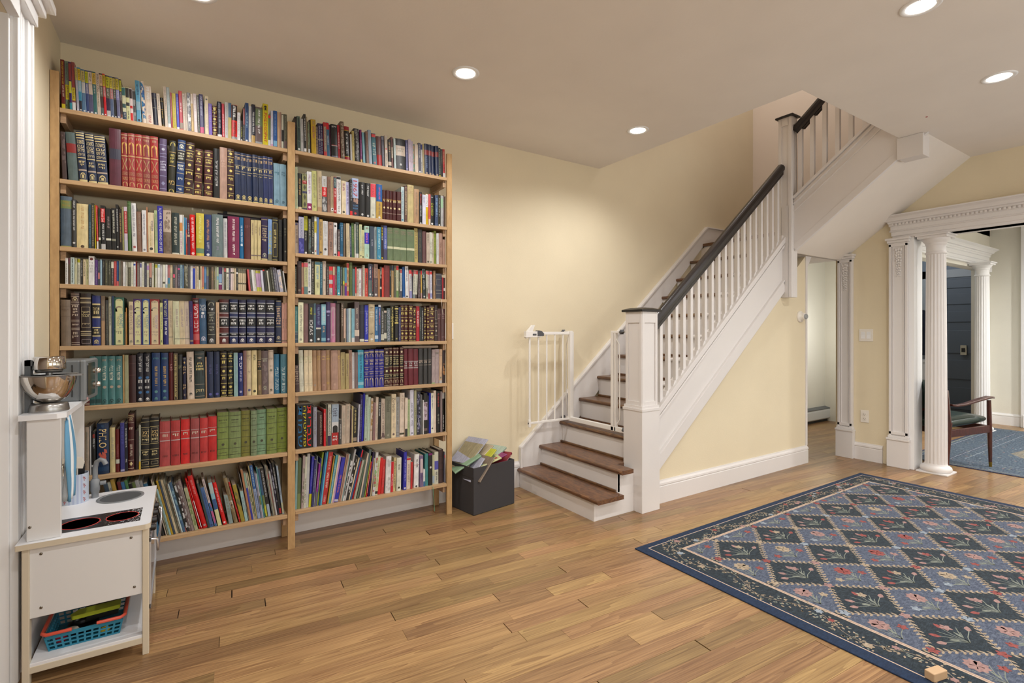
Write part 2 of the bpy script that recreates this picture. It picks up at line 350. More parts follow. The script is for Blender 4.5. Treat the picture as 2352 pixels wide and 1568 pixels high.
# handrail with a moulded profile
def rail(par, a, b, name='handrail', m=None):
    a = Vector(a); b = Vector(b); d = (b-a).normalized(); u = Vector((0, 0, 1)); r = d.cross(u).normalized(); u = r.cross(d)
    prof = [(-.020, -.042), (.020, -.042), (.020, -.018), (.031, -.010), (.033, .012), (.026, .032), (.012, .042), (-.012, .042), (-.026, .032), (-.033, .012), (-.031, -.010), (-.020, -.018)]
    vs = [p+r*x+u*z for p in (a, b) for x, z in prof]; k = len(prof)
    mb = MB(); mb.add(vs, [tuple(range(k)), tuple(range(2*k-1, k-1, -1))]); mb.add(vs, [(i, k+i, k+(i+1) % k, (i+1) % k) for i in range(k)], 0, False)
    return at0(mb.build(name, m or M_RAIL, fix=True, bevel=.003), par)
rail(st, (2.715, 2.425, RZ(2.715)), (4.41, 2.425, RZ(4.41)))
def newel(par, x0, x1, y0, y1, zb, ztop, zbase, base_in=0, mould=True):
    cx, cy = (x0+x1)/2, (y0+y1)/2
    n = empty('newel_post'); n.location = (cx, cy, zb); at0(n, par)
    w, d = (x1-x0)/2, (y1-y0)/2
    mb = MB()
    if zbase: mb.box(-w, w, -d, d, 0, zbase-zb)
    s = .86 if zbase else 1.0
    if mould:
        z = zbase-zb
        mb.prism([(-w*1.06, -d*1.06), (w*1.06, -d*1.06), (w*1.06, d*1.06), (-w*1.06, d*1.06)], 2, z-.012, z+.004)
        mb.prism([(-w*.98, -d*.98), (w*.98, -d*.98), (w*.98, d*.98), (-w*.98, d*.98)], 2, z+.004, z+.022)
    w2, d2 = w*s, d*s; z0 = (zbase-zb+.02) if zbase else 0; z1 = ztop-zb
    mb.box(-w2+.004, w2-.004, -d2+.004, d2-.004, z0, z1)
    pz0, pz1 = (z0, z1)
    b = mb.build('post_body', M_TRIM, bevel=.002); b.parent = n
    # applied stiles and rails leaving a sunk panel on each face
    fr = MB(); q0, q1 = pz0, pz1; t = .022
    lo, hi = (q0+.03, q1-.075)
    if not zbase: lo, hi = (2.30-zb, ztop-.07-zb)
    for sx in (-1, 1):
        for (a, b2) in ((-w2, -w2+t), (w2-t, w2)):
            fr.box(a, b2, sx*d2-.004, sx*d2+.004, q0, q1); fr.box(sx*w2-.004, sx*w2+.004, a*d2/w2, b2*d2/w2, q0, q1)
        for (a, b2) in ((q0, lo), (hi, q1)):
            fr.box(-w2+t, w2-t, sx*d2-.004, sx*d2+.004, a, b2); fr.box(sx*w2-.004, sx*w2+.004, -d2+t, d2-t, a, b2)
    f = fr.build('post_panelling', M_TRIM, bevel=.0015); f.parent = n
    cp = MB(); k = w2+.022; k2 = d2+.022
    cp.box(-k, k, -k2, k2, z1, z1+.014)
    vs = [(-k, -k2, z1+.014), (k, -k2, z1+.014), (k, k2, z1+.014), (-k, k2, z1+.014), (-k*.55, -k2*.55, z1+.028), (k*.55, -k2*.55, z1+.028), (k*.55, k2*.55, z1+.028), (-k*.55, k2*.55, z1+.028)]
    cp.add(vs, [(0, 1, 5, 4), (1, 2, 6, 5), (2, 3, 7, 6), (3, 0, 4, 7), (4, 5, 6, 7)])
    c = cp.build('post_cap', M_BLACK, bevel=.003); c.parent = n
    return n
newel(st, 2.553, 2.725, 2.335, 2.505, 0, 1.345, .69)
newel(st, 4.40, 4.49, 2.335, 2.445, 1.505, 3.07, 0, mould=False)
# landing underside and the second flight, which climbs over the arch
st2 = empty('staircase', (4.44, 2.3, 1.9)); tag(st2, 'upper flight with white stringer climbing through the ceiling opening', 'staircase')
tt = lambda y: 2.37+(2.33-y)*.765
tb = lambda y: 1.905+(2.33-y)*.775
ye = .75
at0(MB().prism([(2.335, tb(2.335)), (2.335, tt(2.335)), (ye, tt(ye)), (ye, tb(ye))], 0, 4.44, 4.47).build('stringer', M_TRIM), st2)
m2 = MB()
for dz, h, t in ((0, .022, .05), (-.035, .02, .03), (-.052, .012, .042), (-.115, .014, .025)):
    m2.bar((4.447, 2.335, tt(2.335)+dz), (4.447, ye, tt(ye)+dz), t, h)
m2.bar((4.44, 2.335, tb(2.335)+.03), (4.44, ye, tb(ye)+.03), .012, .055)
at0(m2.build('stringer_moulding', M_TRIM, bevel=.003), st2)
at0(MB().prism([(2.40, 1.90), (2.36, 1.90), (1.38, 1.90+.98*.765), (1.38, 2.75), (2.40, 2.02)], 0, 4.46, XR).build('soffit', M_CEIL), st2)
at0(MB().box(4.46, XR, 2.39, YB, 1.90, 2.06).build('landing_underside', M_CEIL), st2)
for i in range(10):
    y = 2.335-.207*i; z = 2.10+.177*(i+1)
    if y < ye+.2: break
    at0(MB().box(4.47, XR, y-.2-.03, y, z-.03, z).build('tread', M_TREAD), st2)
    at0(MB().box(4.47, XR, y-.03, y-.015, z-.177, z-.03).build('riser', M_TRIM), st2)
RZ2 = lambda y: 2.955+(2.33-y)*.83
for i in range(14):
    y = 2.288-.0985*i
    if y < ye+.1: break
    at0(MB().box(4.448, 4.480, y-.016, y+.016, tt(y)-.01, RZ2(y)-.035).build('baluster', M_TRIM, bevel=.0015), st2)
rail(st2, (4.464, 2.335, RZ2(2.335)), (4.464, ye+.1, RZ2(ye+.1)))
# fillets of dark rail wood between the first upper balusters
for i in range(5):
    y = 2.288-.0985*i
    at0(MB().bar((4.464, y-.018, RZ2(y-.018)-.05), (4.464, y-.08, RZ2(y-.08)-.05), .028, .03).build('rail_fillet', M_RAIL), st2)
# bracket under the landing end of the stair wall
tr = MB(); tr.box(X1U-.004, X1U+.022, 2.415, 2.52, .16, 1.90); tr.prism([(X1U+.02, 1.90), (X1U+.02, 1.80), (X1U+.09, 1.90)], 1, 2.415, 2.44)
struct(tr.build('trim_1', M_TRIM, bevel=.002), 'white edge trim at the end of the stair wall')

# ---------------------------------------------------------------- safety gate on the third step
M_GATE = mat('white_enamel', 'efece8', .3)
M_GREY = mat('grey_plastic', '55565a', .5)
M_CHR = mat('chrome', 'd8d8d8', .12, metal=1)
gt = empty('safety_gate', (2.62, 2.9, .49)); tag(gt, 'white metal baby gate standing open on the third step', 'gate')
gx = 2.615; z0, z1 = .492, 1.215
at0(MB().box(gx-.012, gx+.012, 2.655, 2.683, z0, z1).box(gx-.012, gx+.012, 2.60, 2.66, z1-.018, z1).build('upright', M_GATE, bevel=.003), gt)
at0(MB().box(gx-.012, gx+.012, 2.632, 2.648, z0, z1-.015).build('upright', M_GATE, bevel=.003), gt)
at0(MB().box(gx-.014, gx+.014, 3.135, 3.165, z0, z1).box(gx-.012, gx+.012, 3.16, 3.215, z1-.02, z1).build('upright', M_GATE, bevel=.003), gt)
at0(MB().box(gx-.012, gx+.012, 2.52, 3.20, z0, z0+.034).build('threshold_bar', M_GATE, bevel=.004), gt)
at0(MB().tube([(gx, 2.665, z1-.02), (gx, 2.64, z1-.05), (gx, 2.605, z1-.10), (gx, 2.602, z0+.16), (gx, 2.60, z0+.09), (gx, 2.64, z0+.04)], .005).build('side_rod', M_GATE), gt)
at0(MB().tube([(gx+.01, 3.19, z1-.03), (gx+.01, 3.215, z1-.12), (gx+.01, 3.215, z0+.14), (gx+.01, 3.19, z0+.04)], .004).build('side_rod', M_GATE), gt)
kn = []
for (y, z) in ((2.578, z1-.008), (3.235, z1-.008), (2.555, z0+.02), (3.235, z0+.015)):
    mb = MB(); R = Matrix.Rotation(math.pi/2, 4, 'X')
    mb.lathe([(.008, -.014), (.017, -.012), (.017, .004), (.009, .008), (.006, .02)], (gx, y, z), 12, 0, R, rfun=lambda a, zz: 1+.12*math.cos(6*a))
    mb.lathe([(.003, -.04), (.003, .04)], (gx, y, z), 6, 1, R)
    at0(mb.build('tension_knob', [M_GREY, M_CHR]), gt)
# the leaf swung back along the wall
leaf = empty('gate_leaf', (gx+.02, 3.14, z0)); at0(leaf, gt)
Y = 3.155; X2 = 2.205
lf = MB(); lf.box(X2+.05, gx+.03, Y-.009, Y+.009, z1-.03, z1-.008); lf.box(X2, gx+.03, Y-.008, Y+.008, z0+.01, z0+.026)
lf.box(gx+.012, gx+.032, Y-.01, Y+.01, z0, z1-.01)
def P2(mb, nm, m, bevel=0):
    o = mb.build(nm, m, bevel=bevel); o.parent = leaf; o.matrix_parent_inverse = Matrix.Translation(Vector((gx+.02, 3.14, z0))).inverted(); return o
P2(lf, 'leaf_frame', M_GATE, .002)
for k, xx in enumerate((X2+.012, X2+.095, X2+.175, X2+.255, X2+.335)):
    P2(MB().tube([(xx, Y, z0+.02), (xx, Y, z1-.02)], .0065 if k else .008, 10), 'gate_bar', M_GATE)
hd = MB(); hd.box(X2-.03, X2+.12, Y-.016, Y+.016, z1-.05, z1-.004, 0)
hd.prism([(X2-.035, z1-.045), (X2-.02, z1-.06), (X2+.03, z1-.01), (X2+.055, z1+.045), (X2+.035, z1+.045), (X2-.01, z1)], 1, Y-.012, Y+.012, 0)
hd.prism([(X2+.075, z1-.04), (X2+.135, z1-.04), (X2+.135, z1-.02), (X2+.115, z1-.002), (X2+.085, z1+.004), (X2+.075, z1-.005)], 1, Y-.019, Y+.019, 1)
hd.box(X2+.03, X2+.065, Y-.018, Y-.015, z1-.036, z1-.022, 1)
P2(hd, 'latch_handle', [M_GATE, M_GREY], .002)
lk = MB(); lk.box(X2, X2+.018, Y-.012, Y+.012, z0-.012, z0+.045)
P2(lk, 'bottom_catch', M_GATE, .003)
at0(MB().box(2.59, 2.60, 2.505, 2.512, z1-.25, z1-.0).build('wall_pad', mat('bare_wood', 'cfae80', .6)), gt)
# ---------------------------------------------------------------- casing of the doorway on the left wall
dc = MB(); y0, y1 = 2.395, 2.565
dc.box(XL, XL+.012, y0, y1, 0, 2.36)
for a, b, t in ((y0, y0+.028, .026), (y0+.038, y0+.058, .02), (y0+.066, y0+.086, .02), (y0+.094, y0+.114, .02), (y1-.042, y1, .028), (y1-.012, y1, .036)):
    dc.box(XL+.01, XL+t, a, b, 0, 2.36)
dc.box(XL, XL+.045, y0-.01, y1+.01, 2.36, 2.41); dc.box(XL, XL+.065, y0-.02, y1+.03, 2.41, 2.44); dc.box(XL, XL+.09, 1.2, y1+.05, 2.44, 2.47)
dc.box(XL, XL+.03, 1.3, y0, 2.30, 2.44)
dc.box(XL-.11, XL+.005, y0-.012, y0+.005, 0, 2.31)
dc.box(XL-.06, XL-.045, y0-.03, y0-.01, 0, 2.31)
struct(dc.build('trim_2', M_TRIM2, bevel=.003), 'fluted white door casing on the left wall')

# ---------------------------------------------------------------- pilasters
def pilaster(name, y0, y1, ztop, zpl, label, x=XR, orn=True, dirx=-1, m=M_TRIM, depth=.035):
    """flat pilaster on a wall that faces -x; runs from y0 to y1"""
    r = empty(name, (x, (y0+y1)/2, 0)); tag(r, label, kind='structure')
    w = (y1-y0)/2; X = lambda a, b: (a*dirx, b*dirx) if dirx > 0 else (-b, -a)
    def bx(mb, a, b, c, d, e, f): x0, x1 = X(a, b); mb.box(x0, x1, c, d, e, f)
    b = MB(); bx(b, 0, depth, -w, w, 0, ztop)
    q = b.build('shaft', m, bevel=.002); q.parent = r
    fr = MB()
    for (c, d) in ((-w, -w+.018), (w-.018, w), (-w+.026, -w+.032), (w-.032, w-.026)): bx(fr, depth, depth+(.012 if abs(c+d) > 1.9*w-.04 and (c == -w or d == w) else .007), c, d, zpl, ztop-.05)
    bx(fr, depth, depth+.012, -w, w, zpl+.02, zpl+.045); bx(fr, depth, depth+.012, -w, w, ztop-.075, ztop-.05)
    q = fr.build('raised_border', m, bevel=.0015); q.parent = r
    pl = MB(); bx(pl, 0, depth+.022, -w-.014, w+.014, 0, zpl-.03); bx(pl, 0, depth+.03, -w-.018, w+.018, zpl-.03, zpl-.012); bx(pl, 0, depth+.018, -w-.008, w+.008, zpl-.012, zpl+.01)
    q = pl.build('plinth', m, bevel=.003); q.parent = r
    cp = MB(); bx(cp, 0, depth+.014, -w-.004, w+.004, ztop-.055, ztop-.042); bx(cp, 0, depth+.022, -w-.012, w+.012, ztop-.042, ztop-.02); bx(cp, 0, depth+.036, -w-.022, w+.022, ztop-.02, ztop)
    q = cp.build('capital', m, bevel=.003); q.parent = r
    if orn:
        o = MB(); z = ztop-.10; n = 11
        for k in range(n):
            s = 1-.5*k/n
            for sg in (-1, 0, 1):
                mm = Matrix.Diagonal((.5, 1, 1.15, 1))
                o.lathe([(.001, -.012*s), (.010*s, -.007*s), (.013*s, 0), (.010*s, .008*s), (.001, .012*s)], (dirx*(depth+.003), sg*.019*s*(1-.25*(k % 2)), z-(.005 if sg else 0)), 8, 0, mm)
            z -= .0225*(.75+.35*s)
        q = o.build('carved_drop', m); q.parent = r
    return r
pilaster('trim_3', 2.262, 2.385, 1.945, .285, 'white pilaster with carved drop beside the corridor opening')
pilaster('trim_4', 1.815, 1.955, 2.04, .27, 'white pilaster with carved drop left of the round column', depth=.045)
jm = MB(); jm.box(XR-.03, XR+.15, 1.775, 1.815, 0, 2.04)
struct(jm.build('trim_5', M_TRIM2, bevel=.002), 'white jamb of the columned opening')

# ---------------------------------------------------------------- entablatures
def entab(name, a, b, z0, nrm, label, m, dent=True, h=.2, ends=(True, True), back=.19):
    """moulded beam from a to b (2-D points on the wall face); nrm points at the viewer side"""
    a = Vector((*a, 0)); b = Vector((*b, 0)); n = Vector((*nrm, 0)); r = empty(name, (a.x, a.y, z0)); tag(r, label, kind='structure')
    k = h/.2
    prof = [(-back, 0), (.035, 0), (.035, .018*k), (.042, .022*k), (.042, .055*k), (.054, .060*k), (.054, .066*k), (.046, .070*k), (.046, .104*k), (.056, .108*k), (.056, .128*k), (.062, .132*k), (.064, .145*k), (.082, .150*k), (.086, .160*k), (.098, .176*k), (.118, .188*k), (.124, .190*k), (.124, .2*k), (-back, .2*k)]
    d = (b-a).normalized()
    vs = []
    for e, p in ((0, a), (1, b)):
        for o, z in prof:
            ex = max(0, o-.035) if ends[e] else 0
            vs.append(p + n*o + d*(ex if e else -ex) + Vector((0, 0, z0+z)))
    q = len(prof); mb = MB().add(vs, [tuple(range(q)), tuple(range(2*q-1, q-1, -1))] + [(i, q+i, q+(i+1) % q, (i+1) % q) for i in range(q)])
    at0(mb.build('beam', m, fix=True), r)
    if dent:
        de = MB(); L = (b-a).length; t = .006
        while t < L:
            p = a+d*t; c = p+n*.061
            M = Matrix.Translation(c+Vector((0, 0, z0+.119*k))) @ Matrix(((d.x, n.x, 0, 0), (d.y, n.y, 0, 0), (0, 0, 1, 0), (0, 0, 0, 1)))
            de.box(0, .015, -.008, .010, -.0085*k, .0085*k, 0, M); t += .0272
        at0(de.build('dentils', m), r)['kind'] = 'stuff'
    return r
entab('trim_6', (XR, 1.935), (XR, -1.3), 2.04, (-1, 0), 'white beam with a row of dentils over the columned opening', M_TRIM, ends=(True, False))
entab('trim_7', (5.7, 2.13), (8.66, 2.13), 2.04, (0, -1), 'far white moulded beam over the second pair of columns', M_TRIM2, dent=False, h=.21, ends=(False, True), back=.12)

# ---------------------------------------------------------------- fluted columns
def column(x, y, ztop, r0, r1, label, m):
    c = empty('column', (x, y, 0)); tag(c, label, 'column', kind='thing')
    nf = 18; N = nf*6
    def flute(a, z):
        return 1-.075*max(0, math.cos(nf*a))**.6 if max(0, math.cos(nf*a)) > 0 else 1
    zs = [.075]+[.095, .11]+[.11+(ztop-.30)*t for t in (.25, .5, .75, 1)]+[ztop-.165]
    mb = MB(); prof = []
    for z in zs:
        t = (z-.075)/(ztop-.24); prof.append((r0+(r1-r0)*t**1.3, z))
    vs = []
    rows = []
    mb.lathe(prof, (0, 0, 0), N, 0, rfun=lambda a, z: flute(a, z) if .09 < z < ztop-.18 else 1)
    q = mb.build('shaft', m); q.parent = c
    b = MB(); pw = r0*1.42
    b.box(-pw, pw, -pw, pw, 0, .012); b.lathe([(r0*1.30, .012), (r0*1.40, .022), (r0*1.42, .035), (r0*1.36, .050), (r0*1.22, .060), (r0*1.06, .066), (r0*1.0, .080)], (0, 0, 0), 40)
    q = b.build('base', m, bevel=.002); q.parent = c
    k = MB(); z = ztop
    k.lathe([(r1, z-.17), (r1*1.12, z-.166), (r1*1.14, z-.158), (r1*1.06, z-.150), (r1*1.0, z-.146), (r1*1.0, z-.095), (r1*1.06, z-.090), (r1*1.1, z-.082), (r1*1.1, z-.074), (r1*1.3, z-.058), (r1*1.42, z-.042), (r1*1.42, z-.034)], (0, 0, 0), 40)
    aw = r1*1.52
    k.box(-aw, aw, -aw, aw, z-.034, z-.014); k.box(-aw-.012, aw+.012, -aw-.012, aw+.012, z-.014, z)
    q = k.build('capital', m, bevel=.002); q.parent = c
    return c
column(5.43, 1.648, 2.04, .077, .067, 'fluted white column nearest the blue rug, in front of the chair', M_TRIM)
column(8.13, 2.02, 2.04, .074, .066, 'far fluted white column beyond the armchair', M_TRIM2)
fp = MB(); fp.box(8.42, 8.62, 2.08, 2.13, 0, 2.04)
for i in range(5): fp.box(8.435+.037*i, 8.455+.037*i, 2.07, 2.08, .2, 1.95)
fp.box(8.40, 8.64, 2.05, 2.13, 0, .2); fp.box(8.40, 8.64, 2.05, 2.13, 1.96, 2.04)
struct(fp.build('trim_8', M_TRIM2, bevel=.003), 'far white pilaster where the second colonnade meets the wall')
struct(MB().box(8.80, 8.90, 1.60, 1.82, 0, 2.63).box(8.78, 8.88, 1.62, 1.80, 0, .16).build('trim_9', M_TRIM2, bevel=.003), 'white door casing at the right edge of the side room')

# ---------------------------------------------------------------- side room: grey door, coat, bench
gd = empty('door_1', (9.6, 2.6, 0)); tag(gd, 'slate grey panelled door behind the columns', kind='structure')
M_DOOR = mat('slate_door_paint', '66707c', .5, bump=.05)
d1 = MB(); d1.box(9.545, 9.6, 2.15, 2.98, 0, 2.0); at0(d1.build('door_leaf', M_DOOR), gd)
zz = [.06, .38, .50, .78, .88, 1.22, 1.34, 1.50, 1.60, 1.76, 1.84, 1.97]
for a, b in zip(zz[::2], zz[1::2]): at0(MB().box(9.530, 9.548, 2.2, 2.93, a, b).build('panel', M_DOOR, bevel=.005), gd)
at0(MB().box(9.50, 9.53, 2.53, 2.60, .86, 1.0, 0).box(9.49, 9.50, 2.545, 2.585, .90, .96, 1).build('door_lock', [mat('nickel', 'b8b4a8', .3, metal=1), M_BLACK]), gd)
struct(MB().box(9.53, 9.6, 2.98, 3.08, 0, 2.12).box(9.53, 9.6, 2.13, 3.08, 2.0, 2.12).build('trim_10', mat('vestibule_trim', 'a8aeb4', .5), bevel=.003), 'grey casing around the slate door')
# coat on a hook: folded cloth drape
ct = MB(); nz, na = 14, 22; M_COAT = mat('navy_cloth', '161b2c', .85, bump=.3, bscale=200)
vs = []
for i in range(nz):
    t = i/(nz-1); z = 1.62-.78*t
    for k in range(na):
        a = math.pi*k/(na-1); w = .07+.15*min(1, t*3.2)+.03*t; dp = .05+.10*min(1, t*2.5)
        fo = 1+.12*math.sin(a*9+t*3)
        vs.append((9.6-dp*math.sin(a)*fo, 3.12+w*math.cos(a)*fo, z))
ct.add(vs, [(i*na+k, i*na+k+1, (i+1)*na+k+1, (i+1)*na+k) for i in range(nz-1) for k in range(na-1)], 0, True)
co = empty('hanging_coat', (9.6, 3.12, 1.6)); tag(co, 'dark navy coat hanging between the pilaster and the column', 'coat')
at0(ct.build('coat_body', M_COAT), co)
at0(MB().tube([(9.59, 3.12, 1.60), (9.54, 3.12, 1.60), (9.53, 3.12, 1.66)], .008).build('coat_hook', M_BLACK), co)
cb_ = empty('white_cabinet', (9.42, 3.2, 0)); tag(cb_, 'low white cabinet under the hanging coat', 'cabinet')
q = MB().box(-.14, .14, -.30, .30, .04, .74).box(-.16, .16, -.32, .32, .74, .78).build('body', M_TRIM2, bevel=.004); q.parent = cb_
for s in (-1, 1):
    q = MB().box(-.155, -.14, -.28 if s < 0 else .01, -.01 if s < 0 else .28, .08, .70).build('cabinet_door', M_TRIM2, bevel=.004); q.parent = cb_
bg = MB(); bg.lathe([(.06, 0), (.10, .03), (.11, .16), (.09, .26), (.05, .33), (.03, .36)], (0, 0, 0), 14, rfun=lambda a, z: 1+.1*math.sin(3*a+z*20))
bg.tube([(-.06, 0, .30), (-.06, 0, .44), (0, 0, .5), (.06, 0, .44), (.06, 0, .30)], .008)
q = bg.build('dark_bag', mat('black_cloth', '141416', .8), bevel=0); q.location = (9.12, 3.02, 0); tag(q, 'black soft bag standing in front of the white cabinet', 'bag')

# ---------------------------------------------------------------- switch plates, outlet, sensor, box on the soffit
M_PLATE = mat('plate_plastic', 'ece6dc', .35); M_SLOT = mat('slot_dark', '5a5148', .6)
sp = empty('light_switch', (XR, 2.157, 1.172)); tag(sp, 'white double rocker light switch on the cream wall beside the column', 'switch')
q = MB().box(-.006, 0, -.058, .058, -.058, .058).build('cover_plate', M_PLATE, bevel=.003); q.parent = sp
for s in (-1, 1):
    q = MB().prism([(-.006, -.033), (-.0095, -.033), (-.0065, .0), (-.0085, .033), (-.006, .033)], 1, s*.023-.016, s*.023+.016).build('rocker', M_TRIM2, bevel=.001); q.parent = sp
ou = empty('power_outlet', (XR, 2.168, .41)); tag(ou, 'white double power outlet low on the cream wall', 'outlet')
q = MB().box(-.006, 0, -.035, .035, -.058, .058).build('cover_plate', M_PLATE, bevel=.003); q.parent = ou
for s in (-1, 1):
    mb = MB().lathe([(.017, -.003), (.017, .003)], (-.007, 0, s*.02), 16, 0, Matrix.Rotation(math.pi/2, 4, 'Y'))
    for t in (-1, 1): mb.box(-.0115, -.0102, t*.007-.0014, t*.007+.0014, s*.02-.003, s*.02+.006, 1)
    mb.box(-.0115, -.0102, -.002, .002, s*.02-.011, s*.02-.007, 1)
    q = mb.build('socket', [M_PLATE, M_SLOT]); q.parent = ou
bp = empty('light_switch', (1.597, YB, 1.212)); tag(bp, 'white switch plate half hidden behind the right end of the bookcase', 'switch')
q = MB().box(-.036, .036, -.006, 0, -.058, .058).build('cover_plate', M_PLATE, bevel=.003); q.parent = bp
q = MB().box(-.006, .006, -.016, -.006, -.012, .012).build('toggle', M_PLATE, bevel=.002); q.parent = bp
se = empty('motion_sensor', (4.71, 2.425, 1.343)); tag(se, 'round white sensor with a protruding lens on the stair wall', 'sensor')
RX = Matrix.Rotation(math.pi/2, 4, 'X')
q = MB().lathe([(.052, 0), (.052, .010), (.046, .018), (.034, .020), (.034, .045), (.030, .052)], (0, 0, 0), 28, 0, RX).build('sensor_body', M_PLATE); q.parent = se
q = MB().lathe([(.026, .052), (.024, .062), (.015, .068), (.014, .066)], (0, 0, 0), 24, 0, RX).build('lens', mat('grey_lens', '9b9ea0', .25)); q.parent = se
jb = empty('junction_box', (4.49, 1.49, 2.55)); tag(jb, 'painted square junction box where the upper stringer meets the ceiling', 'box')
q = MB().box(-.075, .05, -.075, .075, -.075, .078).build('box_body', M_TRIM, bevel=.003); q.parent = jb
q = MB().box(-.082, -.073, -.079, .079, -.079, .079).build('box_cover', M_TRIM, bevel=.002); q.parent = jb
M_RED = mat('red_paint_fleck', 'a01c2c', .5)
q = MB().lathe([(.006, 0), (.006, .002)], (4.12, 1.30, H_CEIL-.002), 12).build('paint_fleck', M_RED); tag(q, 'tiny red fleck on the ceiling near the junction box', 'mark')

# ---------------------------------------------------------------- recessed ceiling lights
M_LENS = mat('lamp_lens', 'fff6ea', .5, emit=9.0)
can = None
for k, (x, y) in enumerate(LAMPS):
    r = empty('ceiling_light', (x, y, H_CEIL))
    if k == 0 or can is None:
        rg = MB().lathe([(.054, .0), (.054, -.004), (.070, -.006), (.076, -.002), (.076, .0)], (0, 0, 0), 32).mesh('trim_ring', M_TRIM2)
        ln = MB().lathe([(.052, .0), (.052, -.003)], (0, 0, 0), 32).mesh('lens', M_LENS); can = True
    for nm, me in (('trim_ring', rg), ('lens', ln)):
        o = bpy.data.objects.new(nm, me); COL.objects.link(o); o.parent = r
    off = ['left of', 'nearest left of', 'right of', 'far right of']
    lab = {3: 'recessed ceiling light over the toy kitchen side, just out of view', 4: 'recessed ceiling light directly above the camera, out of view', 7: 'recessed ceiling light behind the camera, leftmost by the windows', 8: 'recessed ceiling light behind the camera, second along the windows',
           9: 'recessed ceiling light behind the camera, third along the windows', 10: 'recessed ceiling light behind the camera, last along the windows', 1: 'recessed ceiling light above the gap between bookcase and stairs', 2: 'recessed ceiling light nearest the stairwell opening',
           5: 'recessed ceiling light cut by the top edge of the picture', 6: 'recessed ceiling light above the columned opening, by the right edge',
           0: 'recessed ceiling light just out of view above the left bookcase'}.get(k)
    tag(r, lab or 'recessed ceiling light behind the camera, out of view', 'ceiling light', 'recessed ceiling lights')

# ---------------------------------------------------------------- baseboard heater in the room behind
hb = empty('baseboard_heater', (6.9, 3.42, 0)); tag(hb, 'white baseboard heater seen through the corridor opening', 'heater')
M_HEAT = mat('heater_enamel', 'dfe4ea', .35)
q = MB().prism([(0, .19), (-.055, .175), (-.062, .15), (-.062, .05), (-.05, .035), (-.0, .035)], 0, -.55, .42).build('cover', M_HEAT, bevel=.002); q.parent = hb
q = MB().prism([(0, .197), (-.064, .178), (-.064, .170), (0, .185)], 0, -.55, .42).build('top_damper', mat('heater_damper_grey', '6b6f74', .5)); q.parent = hb  # damper strip in a darker grey than the cover
q = MB().prism([(0, .215), (-.04, .213), (-.068, .19), (-.07, .05), (0, .04)], 0, .42, .56).build('end_cap', M_HEAT, bevel=.004); q.parent = hb
q = MB().box(-.5, .45, -.03, -.01, 0, .03).build('element', mat('heater_dark', '33363b', .6)); q.parent = hb

# ---------------------------------------------------------------- armchair in the side room
ch = empty('armchair', (5.87, 1.79, 0)); tag(ch, 'dark wooden armchair with green cushions behind the round column', 'armchair')
M_CW = wood('dark_walnut', '5a2a20', '2c1410', .3, (20, 20, 2), coat=.3)
M_GRN = mat('green_vinyl', '24352f', .28, bump=.08, bscale=40)
M_BRS = mat('brass', 'b8913c', .3, metal=1)
fv = Vector((.949, -.316, 0)); sv = Vector((.316, .949, 0)); A = Vector((6.0, 1.445, 0))
def cp_(f, s, z): return A + fv*(f-.0) + sv*s + Vector((0, 0, z))  # f: metres ahead of the front leg, s: metres to the far side
def wr_(o): return at0(o, ch)
W_, D_ = .62, .47
def leg(f, s, df, z1, r1=.021):
    pts = [cp_(f+df, s, 0), cp_(f+df*.86, s, .05)]
    a, b = cp_(f+df*.86, s, .05), cp_(f, s, z1)
    lg = MB().tube([a, a.lerp(b, .5), b], [.0125, .018, r1], 10).build('leg', M_CW); wr_(lg)
    tp = MB().tube(pts, [.0105, .0125], 10).build('leg_tip', M_BRS); at0(tp, ch)
for s in (0, W_):
    leg(0, s, .02, .60, .016); leg(-D_, s, -.03, .42)
    a = [cp_(.05, s, .62), cp_(.0, s, .625), cp_(-.12, s, .605), cp_(-.30, s, .57), cp_(-.40, s, .562), cp_(-.45, s, .572)]
    mb = MB(); vs = []
    for p, w in zip(a, (.016, .028, .026, .022, .018, .015)):
        for dx, dz in ((-w, -.008), (w, -.008), (w, .010), (-w, .010)): vs.append(p+sv*dx+Vector((0, 0, dz)))
    n = len(a); mb.add(vs, [(3, 2, 1, 0), (4*n-4, 4*n-3, 4*n-2, 4*n-1)] + [(i*4+k, i*4+(k+1) % 4, i*4+4+(k+1) % 4, i*4+4+k) for i in range(n-1) for k in range(4)], 0, True)
    wr_(mb.build('armrest', M_CW, fix=True, bevel=.004))
    wr_(MB().bar(cp_(.0, s, .345), cp_(-D_, s, .325), .022, .065).build('side_rail', M_CW, bevel=.004))
    wr_(MB().bar(cp_(-D_, s, .36), cp_(-D_-.04, s, .70), .026, .034, up=(0, 1, 0)).build('back_post', M_CW, bevel=.004))
wr_(MB().bar(cp_(0, 0, .345), cp_(0, W_, .345), .022, .06).build('front_rail', M_CW, bevel=.004))
for z, f in ((.33, -D_), (.52, -D_-.02), (.68, -D_-.038)): wr_(MB().bar(cp_(f, 0, z), cp_(f, W_, z), .02, .05).build('back_rail', M_CW, bevel=.004))
cu = MB(); bmv = []
def cushion(nm, c, hf, hs, hz, Mx):
    bm = bmesh.new(); bmesh.ops.create_cube(bm, size=2); bmesh.ops.subdivide_edges(bm, edges=bm.edges, cuts=5, use_grid_fill=True)
    for v in bm.verts:
        x, y, z = v.co; pf = (1-.25*x**4)*(1-.25*y**4)
        v.co = Vector((x*(1-.05*z*z), y*(1-.05*z*z), z*pf))
    me = bpy.data.meshes.new(nm); bm.transform(Mx @ Matrix.Diagonal((hf, hs, hz, 1))); bm.to_mesh(me); bm.free(); me.materials.append(M_GRN)
    for p in me.polygons: p.use_smooth = True
    o = bpy.data.objects.new(nm, me); COL.objects.link(o); return wr_(o)
